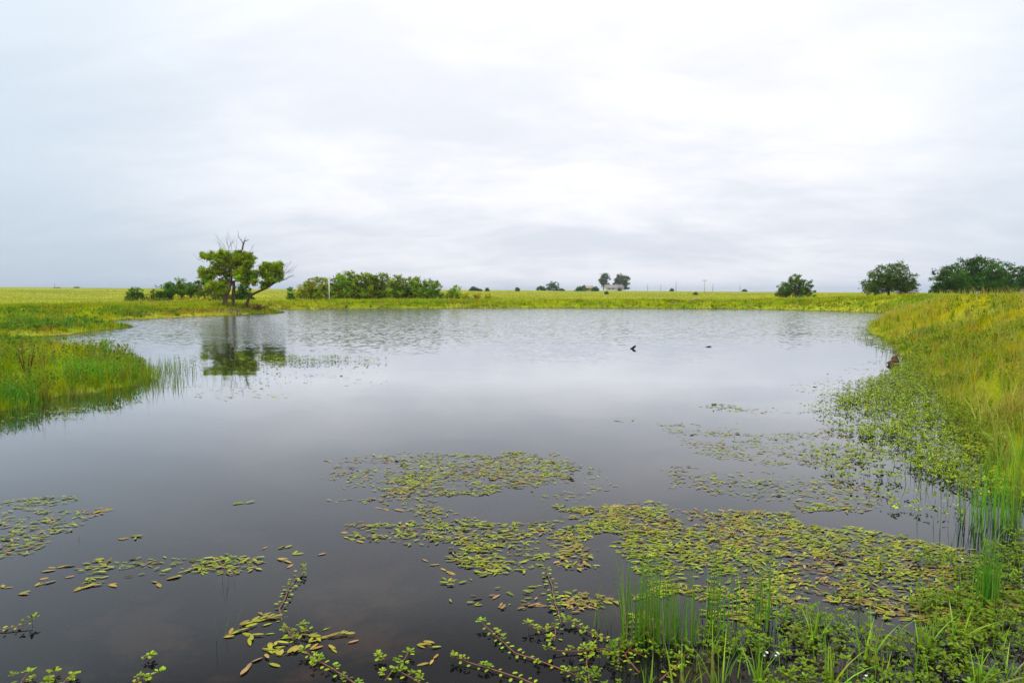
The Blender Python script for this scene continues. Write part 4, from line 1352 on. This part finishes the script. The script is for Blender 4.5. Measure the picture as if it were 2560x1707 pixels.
def bush(name, x0, x1, ytop, ybase, Y, label, seed, col=(0.09, 0.16, 0.015), cat='bush', leaf=None, lobes=11, dens=1.0, trunk=False, group=None, airy=0.27, basefrac=0.0, prof=2.0):
    """rounded crown filling px x0..x1, ytop..ybase; lobes spread through a half ellipsoid"""
    rs = np.random.RandomState(seed)
    K = Y / FPX
    cx = (x0 + x1) / 2
    X = xat(cx, Y, 1.5)
    gz = float(terrain(np.array([X]), np.array([Y]))[0])
    o = (X, Y, gz)
    top = zat(ytop, Y)
    Hh = top - gz
    Wd = (x1 - x0) * K
    root = thing(name, o, label, cat, group)
    leaf = leaf or max(0.14, 0.0021 * Y)
    b0 = basefrac * Hh
    tc = (0.13, 0.10, 0.07)
    mb = MB()
    if trunk:
        limb(mb, (X, Y, gz - 0.1), (X + rs.normal(0, .1), Y, gz + Hh * 0.55), 0.035 * Hh, 0.02 * Hh, rs, .05, 8, 6, tc)
    lc, lr, ln = [], [], []
    for k in range(lobes):
        a = (k + 0.5) / lobes * 2 - 1 + rs.uniform(-.06, .06)
        env = max(0.02, 1 - abs(a) ** prof) ** 0.6
        rl = min(Wd, Hh) * rs.uniform(0.19, 0.29)
        zt = b0 + (Hh - b0) * env
        layers = 3 if env > 0.6 else 2
        for m in range(layers):
            f = (m + rs.uniform(0.2, 0.8)) / layers
            zc_ = b0 + rl * 0.6 + (max(zt - rl * 0.75, b0 + rl * 0.7) - b0 - rl * 0.6) * (f if m < layers - 1 else 1.0) * rs.uniform(.92, 1.0)
            lc.append((X + a * (Wd / 2 - rl * 0.8), Y + rs.uniform(-1, 1) * Wd * 0.22 * env, gz + zc_))
            lr.append((rl * 1.05, rl * 1.1, rl * 0.8))
            ln.append(int(max(60, dens * 17 * rl * rl / (leaf * leaf))))
    for c in lc[::2]:
        limb(mb, (X + rs.normal(0, .08) * Wd * (0 if trunk else 1), Y, gz + (Hh * 0.3 if trunk else -0.05)), c, 0.012 * Hh, 0.004 * Hh, rs, .1, 5, 5, tc)
    mb.link('trunk' if trunk else 'stems', M_BARK, root, o, True)
    fb = MB()
    foliage(fb, lc, lr, ln, leaf, np.array(col) * np.array((2.0, 1.65, 1.0)), rs, 0.1, airy, 0.2)
    fb.link('crown', M_CROWN, root, o)
    return root


DGR, MGR, YGR = (0.055, 0.135, 0.018), (0.10, 0.185, 0.016), (0.19, 0.26, 0.02)
bush('bush', 308, 367, 718, 748, 84, 'dark round bush standing alone at the left of the field', 801, DGR)
bush('bush', 376, 458, 704, 750, 86, 'dark bush at the left end of the thicket beside the willow', 802, (0.06, 0.155, 0.018))
bush('bush', 408, 488, 696, 750, 89, 'taller bush second from the left in the thicket beside the willow', 803, MGR)
bush('bush', 450, 522, 701, 750, 87, 'dense bush in the middle of the thicket beside the willow', 804, (0.07, 0.15, 0.016))
bush('bush', 488, 580, 706, 750, 85, 'olive bush just left of the willow trunks', 805, (0.10, 0.15, 0.02))
bush('bush', 582, 636, 706, 750, 86, 'very dark bush seen between the two willows', 806, (0.04, 0.105, 0.015))
bush('bush', 372, 392, 732, 750, 84, 'low weed clump between the lone bush and the thicket', 807, (0.14, 0.20, 0.02), lobes=5)
bush('sapling', 716, 738, 718, 746, 84, 'small dark sapling at the left foot of the long thicket', 808, (0.05, 0.16, 0.03), lobes=6, prof=3)
BB = [(745, 800, 703, YGR, 'yellow green bush at the left end of the long thicket', 90),
      (768, 832, 694, (0.16, 0.235, 0.018), 'light bush behind the white pole in the long thicket', 93),
      (820, 880, 690, (0.13, 0.215, 0.018), 'bush right of the white pole in the long thicket', 91),
      (846, 908, 679, (0.14, 0.24, 0.018), 'tallest bush of the long thicket', 95),
      (892, 944, 683, (0.13, 0.21, 0.018), 'bush right of the tallest one in the long thicket', 93),
      (925, 978, 684, (0.12, 0.185, 0.02), 'broad olive bush in the middle of the long thicket', 94),
      (968, 1020, 691, (0.13, 0.22, 0.02), 'speckled bush third from the right end of the long thicket', 91),
      (1008, 1062, 692, (0.12, 0.215, 0.02), 'speckled bush second from the right end of the long thicket', 92),
      (1044, 1106, 699, (0.11, 0.21, 0.02), 'rounded bush at the right end of the long thicket', 90)]
for i, (a, b, t, c, lab, Y) in enumerate(BB):
    bush('bush', a - 9, b + 9, t - 2, 746, Y, lab, 820 + i, c, group='bushes of the long thicket', lobes=10, prof=3.4)
bush('bush', 1112, 1158, 713, 746, 92, 'small light green shrub just right of the long thicket', 831, (0.17, 0.28, 0.025), lobes=8)
for i, (a, b, t) in enumerate([(1150, 1178, 729), (1178, 1205, 731), (1205, 1236, 732)]):
    bush('weed_clump', a, b, t, 748, 90, ['yellow weed clump nearest the small light shrub', 'yellow weed clump in the middle of three on the far bank', 'yellow weed clump farthest right of three on the far bank'][i], 835 + i, (0.30, 0.36, 0.03), 'weeds', lobes=6)
for i, (px, t) in enumerate([(443, 733), (465, 738), (485, 739), (505, 741), (520, 739)]):
    bush('weed_clump', px - 9, px + 9, t, 750, 80, ['pale yellow weed farthest left of five before the thicket', 'pale yellow weed second from the left before the thicket', 'pale yellow weed in the middle of five before the thicket', 'pale yellow weed fourth from the left before the thicket', 'pale yellow weed nearest the willow trunks of five before the thicket'][i], 840 + i, (0.34, 0.38, 0.05), 'weeds', lobes=4, group='pale weeds before the thicket')

# right hand trees
bush('tree', 1940, 2040, 687, 740, 112, 'round dark green tree alone above the far bank on the right', 850, (0.060, 0.125, 0.018), 'tree', lobes=13, trunk=True, dens=1.0)
bush('tree', 2150, 2292, 656, 740, 104, 'open airy tree with sky gaps above the right bank', 851, (0.055, 0.11, 0.014), 'tree', lobes=19, trunk=True, dens=0.65, airy=0.27, basefrac=0.05)
bush('tree', 2318, 2430, 664, 742, 100, 'leftmost big dark tree of the grove at the right edge', 852, (0.035, 0.095, 0.014), 'tree', lobes=12, trunk=True)
bush('tree', 2372, 2500, 640, 742, 106, 'tallest dark tree of the grove at the right edge', 853, (0.038, 0.10, 0.014), 'tree', lobes=13, trunk=True, prof=3)
bush('tree', 2448, 2540, 650, 742, 102, 'third dark tree of the grove, with a ragged right shoulder', 854, (0.035, 0.10, 0.014), 'tree', lobes=10, trunk=True)
bush('tree', 2495, 2625, 666, 742, 104, 'dark tree of the grove cut by the right edge of the picture', 855, (0.030, 0.09, 0.014), 'tree', lobes=12, trunk=True)

# far trees on the horizon
FT = [(1172, 1196, 717, 728, 330, (0.05, 0.10, 0.03), 'tiny dark tree on the horizon right of the long thicket', 8),
      (1190, 1206, 723, 728, 330, (0.05, 0.10, 0.03), 'low dark bush beside the tiny horizon tree', 5),
      (1213, 1223, 720, 729, 300, (0.07, 0.12, 0.03), 'small round horizon bush farther right of the tiny tree', 4),
      (1288, 1299, 718, 730, 300, (0.07, 0.11, 0.04), 'single small round tree in the field centre', 5),
      (1338, 1366, 715, 729, 420, (0.04, 0.11, 0.02), 'small dark tree left of the big dome shaped one on the horizon', 7),
      (1362, 1402, 703, 729, 400, (0.035, 0.10, 0.02), 'big dome shaped dark tree on the horizon', 9),
      (1398, 1412, 722, 729, 400, (0.08, 0.13, 0.03), 'low bush at the right foot of the dome shaped tree', 4),
      (1436, 1464, 716, 730, 380, (0.045, 0.13, 0.02), 'dark bush left of the brown farm building', 7),
      (1452, 1466, 713, 728, 390, (0.045, 0.12, 0.02), 'small tree just behind the bush left of the brown farm building', 5),
      (1478, 1498, 716, 731, 380, (0.03, 0.11, 0.02), 'dark round bush right of the brown farm building', 6),
      (1511, 1521, 728, 738, 200, (0.07, 0.17, 0.02), 'small round green bush in the field below the white house', 5),
      (1732, 1746, 730, 737, 180, (0.10, 0.15, 0.02), 'low bush in the field left of the pale utility pole', 4),
      (1854, 1868, 724, 732, 420, (0.04, 0.09, 0.03), 'small dark bush on the horizon right of the utility poles', 4),
      (1674, 1684, 721, 728, 400, (0.05, 0.09, 0.05), 'tiny dark shrub on the low rise', 3),
      (135, 150, 721, 724, 350, (0.10, 0.14, 0.02), 'low dark shrub farthest left on the field', 3),
      (185, 200, 719, 723, 380, (0.08, 0.12, 0.02), 'low dark shrub on the left horizon', 3)]
for i, (a, b, t, bs, Y, c, lab, lo) in enumerate(FT):
    bush('tree' if 'tree' in lab.split(' on ')[0].split(' left ')[0] else 'bush', a, b, t, bs, Y, lab, 860 + i, c, 'tree' if 'tree' in lab.split(' left ')[0][:45] else 'bush', lobes=lo, leaf=0.0016 * Y)


def cottonwood(px, x0, x1, ytop, ybase, Y, lab, seed, bl):
    rs = np.random.RandomState(seed)
    X = xat(px, Y, 3)
    gz = float(terrain(np.array([X]), np.array([Y]))[0])
    o = (X, Y, gz)
    root = thing('cottonwood_tree', o, lab, 'tree')
    K = Y / FPX
    mb = MB()
    limb(mb, (X, Y, gz - .2), W(px, (ytop + ybase) / 2, Y), .5, .3, rs, .03, 8, 6, (0.2, 0.17, 0.13))
    for a, b, r_, s_ in bl:
        limb(mb, W(px, (ytop + ybase) / 2 + 5, Y), W(a, b, Y), .25, .1, rs, .05, 6, 5, (0.2, 0.17, 0.13))
    mb.link('trunk', M_BARK, root, o, True)
    mb = MB()
    foliage(mb, [W(a, b, Y, rs.uniform(-1, 1)) for a, b, _, _ in bl], [(r_ * K, r_ * K, s_ * K) for _, _, r_, s_ in bl],
            [int(r_ * s_ * 9) for _, _, r_, s_ in bl], 0.75, (0.14, 0.19, 0.07), rs, 0.2, 0.4, 0.15)
    mb.link('crown', M_CROWN, root, o)


cottonwood(1510, 1496, 1524, 684, 727, 440, 'tall slim horizon tree left of the white house', 881,
           [(1512, 690, 9, 6), (1505, 698, 8, 6), (1517, 699, 7, 6), (1508, 707, 9, 6), (1514, 711, 7, 6), (1511, 718, 5, 5)])
cottonwood(1556, 1530, 1574, 687, 727, 440, 'wide horizon tree behind the right end of the white house', 882,
           [(1550, 692, 9, 6), (1543, 700, 8, 7), (1560, 697, 9, 7), (1569, 697, 6, 6), (1552, 706, 10, 7), (1566, 709, 8, 7), (1536, 711, 6, 5), (1559, 717, 8, 6), (1568, 719, 6, 5)])


# ------------------------------------------------------------------ farm buildings
def gz_at(x, y):
    return float(terrain(np.array([x]), np.array([y]))[0])


def house(px, Y, wd, dp, hw, hr, wallc, roofc, label, name, garage=True, rot=0.25):
    X = xat(px, Y, 3)
    gz = gz_at(X, Y)
    o = (X, Y, gz)
    root = thing(name, o, label, 'house')
    R = np.array([[math.cos(rot), -math.sin(rot), 0], [math.sin(rot), math.cos(rot), 0], [0, 0, 1]])
    def tr(P):
        return np.asarray(P, float) @ R.T + np.array(o)
    hx, hy = wd / 2, dp / 2
    mb = MB()
    V = [(-hx, -hy, -.3), (hx, -hy, -.3), (hx, hy, -.3), (-hx, hy, -.3), (-hx, -hy, hw), (hx, -hy, hw), (hx, hy, hw), (-hx, hy, hw), (-hx, 0, hw + hr), (hx, 0, hw + hr)]
    mb.add(tr(V), [[[0, 1, 5, 4], [2, 3, 7, 6]], [[1, 2, 6, 9, 5], [3, 0, 4, 8, 7]]], wallc)
    mb.link('wall', M_PAINT, root, o)
    mb = MB()
    e, th = 0.5, 0.18
    for s in (-1, 1):
        k = hr / hy
        A = [(-hx - e, s * (hy + e), hw - k * e), (hx + e, s * (hy + e), hw - k * e), (hx + e, 0, hw + hr), (-hx - e, 0, hw + hr)]
        P = [(a, b, c + 0.01) for a, b, c in A] + [(a, b, c + th) for a, b, c in A]
        mb.add(tr(P), [[[0, 1, 2, 3], [7, 6, 5, 4], [0, 4, 5, 1], [1, 5, 6, 2], [3, 7, 4, 0], [2, 6, 7, 3]]], roofc)
    mb.link('roof', M_ROOF, root, o)
    def panel(nm, cx, cz, w_, h_, col):
        m_ = MB()
        P = [(cx - w_ / 2, -hy - .06, cz - h_ / 2), (cx + w_ / 2, -hy - .06, cz - h_ / 2), (cx + w_ / 2, -hy - .06, cz + h_ / 2), (cx - w_ / 2, -hy - .06, cz + h_ / 2)]
        P += [(a, -hy + .04, c) for a, _, c in P]
        m_.add(tr(P), [[[0, 1, 2, 3], [0, 4, 5, 1], [3, 2, 6, 7], [1, 5, 6, 2], [0, 3, 7, 4]]], col)
        m_.link(nm, M_PAINT, root, o)
    if garage:
        panel('garage_door', hx * 0.55, 1.1, wd * 0.22, 2.2, (0.05, 0.05, 0.05))
    panel('window', -hx * 0.2, 1.5, 1.5, 1.0, (0.06, 0.07, 0.08))
    panel('window', -hx * 0.65, 1.5, 1.2, 1.0, (0.06, 0.07, 0.08))
    return root


house(1534, 430, 11.0, 6, 1.7, 2.0, (0.8, 0.8, 0.77), (0.30, 0.27, 0.25), 'long low white house with grey brown roof under the wide tree', 'house', True, 0.12)
house(1470, 400, 5.0, 4.0, 1.8, 1.1, (0.45, 0.34, 0.25), (0.45, 0.33, 0.26), 'small brown farm building between two dark bushes', 'farm_shed', False, 0.1)


# ------------------------------------------------------------------ poles
def pole(px, ytop, ybase, Y, r, col, label, name='utility_pole', arm=True, group=None, mat=None):
    X = xat(px, Y, 2)
    gz = gz_at(X, Y)
    o = (X, Y, gz)
    root = thing(name, o, label, 'pole', group)
    top = zat(ytop, Y)
    mb = MB()
    mb.tube([(X, Y, gz - 0.3), (X, Y, (gz + top) / 2), (X, Y, top)], [r, r * .9, r * .8], 10, col)
    mb.link('post', mat or M_DEAD, root, o, True)
    if arm:
        mb = MB()
        mb.box((X, Y, top - (top - gz) * 0.08), (r * 9, r * 1.0, r * 1.0), col)
        for s in (-1, 0, 1):
            mb.box((X + s * r * 4, Y, top - (top - gz) * 0.08 + r * 1.2), (r * .6, r * .6, r * 1.6), (0.4, 0.4, 0.4))
        mb.link('crossarm', mat or M_DEAD, root, o)
    return root


p = pole(823, 697, 745, 84, 0.062, (0.85, 0.85, 0.82), 'white pipe pole standing in front of the long thicket', 'white_pole', False, mat=M_PAINT)
X, Y, Z = p.location
mb = MB()
tp = zat(697, Y)
mb.tube([(X, Y, tp), (X + .03, Y, tp + .12), (X + 0.1, Y, tp + .2), (X + 0.1, Y, tp + .35)], [.02, .02, .018, .012], 6, (0.5, 0.5, 0.5))
mb.tube([(X, Y, tp - .02), (X - .1, Y, tp + .04)], [.02, .02], 6, (0.5, 0.5, 0.5))
mb.link('bracket', M_PAINT, p, tuple(p.location), True)
pole(1761, 699, 736, 205, 0.13, (0.66, 0.58, 0.52), 'pale wooden utility pole, nearest of the poles on the right field')
for i, (px, yt, Y, lab) in enumerate([(1619, 712, 480, 'faint thin pole leftmost on the low rise'), (1652, 711, 500, 'faint thin pole second from left on the low rise'),
                                      (1690, 704, 430, 'thin grey pole left of the pale utility pole'), (1782, 709, 430, 'thin grey pole right of the pale utility pole'),
                                      (137, 708, 480, 'lone faint pole on the left horizon'), (1850, 712, 520, 'faint pole far right of the pale utility pole')]):
    pole(px, yt, 725, Y, 0.16, (0.35, 0.33, 0.33), lab, arm=False, group='distant utility poles')


# ------------------------------------------------------------------ driftwood
def wood(name, pts, rad, label, cat, col, seed, branches=(), seg=9):
    rs = np.random.RandomState(seed)
    P = np.array(pts, float)
    o = tuple(P[0])
    mb = MB()
    t = np.linspace(0, 1, 9)
    s = np.linspace(0, 1, len(P))
    Q = np.stack([np.interp(t, s, P[:, k]) for k in range(3)], -1) + rs.normal(0, min(rad) * 0.18, (9, 3))
    mb.tube(Q, np.interp(t, s, rad), seg, col, True, 0.14, rs)
    for a, b, r0, r1 in branches:
        limb(mb, a, b, r0, r1, rs, 0.1, 6, 6, col)
    tag(mb.link(name, M_DEAD, None, o, True), label, cat)


x, y = at(1583, 872)
wood('driftwood', [(x - .09, y, -.04), (x - .02, y, .02), (x + .05, y, .075), (x + .06, y, .10)], [.035, .04, .035, .022], 'dark stub of driftwood poking up from the open water', 'driftwood', (0.035, 0.03, 0.028), 1,
     branches=[((x + .03, y, .06), (x + .085, y, .065), .02, .012), ((x - .02, y, .02), (x - .09, y + .02, .012), .02, .008)])
x, y = at(1772, 867)
wood('driftwood', [(x - .14, y, -.008), (x, y, .008), (x + .11, y, -.005)], [.010, .018, .008], 'flat dark stick lying level with the open water', 'driftwood', (0.03, 0.028, 0.026), 2,
     branches=[((x - .05, y, .01), (x + .08, y + .05, .03), .012, .008)])
x, y = at(2234, 912)
wood('stump', [(x - .03, y, -.10), (x, y, .05), (x + .03, y, .20)], [.13, .10, .06], 'brown rotten stump in the shallows off the right bank', 'stump', (0.17, 0.095, 0.06), 3,
     branches=[((x, y, .08), (x - .15, y, .04), .06, .03), ((x + .01, y, .15), (x + .07, y, .25), .045, .02)], seg=11)


def on_ground(px, Y, up=0.1):
    X = xat(px, Y, .6)
    return X, Y, gz_at(X, Y) + up


for i, (a, b, Ya, Yb, ua, ub, r, lab) in enumerate([
        (1722, 1748, 77.7, 78.1, 0.16, 0.34, 0.10, 'pale bare log lying tilted on the grass of the far bank'),
        (1678, 1698, 77.3, 77.2, 0.12, 0.08, 0.10, 'small brown log at the water line left of the tilted log'),
        (1752, 1782, 77.6, 77.4, 0.14, 0.12, 0.13, 'dark reddish log at the water line right of the tilted log')]):
    p0, p1 = on_ground(a, Ya, ua), on_ground(b, Yb, ub)
    mid = tuple((np.array(p0) + np.array(p1)) / 2 + np.array([0, 0, 0.04]))
    c = [(0.36, 0.25, 0.17), (0.30, 0.2, 0.13), (0.17, 0.09, 0.06)][i]
    wood('log', [p0, mid, p1], [r, r * .9, r * .6], lab, 'log', c, 20 + i, branches=[(mid, tuple(np.array(mid) + np.array([.35, 0, .12])), r * .5, r * .2)])
# exposed roots and rust red debris on the point under the willows
rs = np.random.RandomState(90)
mb = MB()
bx, by, bz = on_ground(642, 57.9, 0)
for k in range(34):
    p = np.array([bx + rs.normal(0, .35), by + rs.normal(0, .3), bz + 0.05 + abs(rs.normal(0, .12))])
    q = p + np.array([rs.normal(0, .35), rs.normal(0, .2), rs.uniform(.05, .45)])
    limb(mb, p, q, .035, .012, rs, .15, 5, 5, np.array((0.24, 0.11, 0.06)) * rs.uniform(.6, 1.3))
tag(mb.link('brush_pile', M_DEAD, None, (bx, by, 0), True), 'rust red heap of dead brush at the tip of the point under the leaning willow', 'brush pile')
mb = MB()
bx, by, bz = on_ground(565, 54.2, 0)
for k in range(46):
    p = np.array([bx + rs.normal(0, 1.0), by + rs.normal(0, .2), bz + 0.16 + rs.uniform(-.05, .15)])
    q = p + np.array([rs.normal(0, .22), rs.uniform(-.5, -.1), -rs.uniform(.2, .4)])
    limb(mb, p, q, .025, .012, rs, .15, 5, 5, np.array((0.28, 0.19, 0.11)) * rs.uniform(.5, 1.2))
tag(mb.link('roots', M_DEAD, None, (bx, by, 0), True), 'tangle of pale exposed roots on the bank below the double willow', 'roots')


# ------------------------------------------------------------------ single leafy weeds on the banks
def weed(px, py, h, label, seed, col, z=None, nl=60, leaf=0.09, spread=0.25):
    rs = np.random.RandomState(seed)
    x0, y0 = at(px, py, 0.2 if z is None else z)
    gz = gz_at(x0, y0)
    o = (x0, y0, gz)
    root = thing('leafy_weed', o, label, 'weed')
    sb, lb = MB(), MB()
    for k in range(6):
        top = np.array([x0 + rs.normal(0, spread), y0 + rs.normal(0, spread), gz + h * rs.uniform(.7, 1.0)])
        P = limb(sb, (x0, y0, gz), top, .008, .004, rs, .04, 5, 6, np.array(col) * .6)
        m = nl // 6
        t = rs.uniform(.25, 1, m)
        O = P[0] * (1 - t[:, None]) + P[-1] * t[:, None]
        a = rs.uniform(0, 6.28, m)
        A = np.stack([np.cos(a), np.sin(a), rs.uniform(.1, .9, m)], -1)
        leaves(lb, O, A, np.stack([-np.cos(a) * .5, -np.sin(a) * .5, np.ones(m)], -1), leaf * rs.uniform(.6, 1.2, m), leaf * .3, jit(col, m, .15, rs), .1, .2)
    sb.link('stem', M_STEM, root, o, True)
    lb.link('foliage', M_CROWN, root, o)


weed(262, 905, 0.85, 'tall leafy green weed rising above the far side of the grass spit', 1, (0.20, 0.36, 0.05), 0.25, 70, 0.13, 0.16)
weed(70, 935, 0.75, 'dark brown seeded dock plant in the grass of the spit', 2, (0.16, 0.09, 0.03), 0.25, 160, 0.07, 0.2)
weed(108, 925, 0.65, 'yellow leafy weed beside the brown dock plant', 3, (0.42, 0.40, 0.03), 0.25, 140, 0.09, 0.14)
weed(2500, 1075, 0.35, 'pale yellow green weed with upright leaves low on the right bank', 4, (0.40, 0.45, 0.06), 0.35, 60, 0.09, 0.06)

# ------------------------------------------------------------------ light haze over the far field
def haze():
    mb = MB()
    mb.box((0, 2900, 20 - 6), (9000, 7400, 52), (1, 1, 1))
    m = bpy.data.materials.new('haze_air')
    m.use_nodes = True
    t = NT(m.node_tree)
    pv = t.n('ShaderNodeVolumePrincipled', {'Color': (0.75, 0.84, 1.0, 1), 'Density': 0.00018})
    t.n('ShaderNodeOutputMaterial', {'Volume': pv.outputs[0]})
    o = mb.link('haze', m, None, (0, 0, 0))
    tag(o, kind='stuff')


haze()
print('verts', sum(len(o.data.vertices) for o in bpy.data.objects if o.type == 'MESH'))
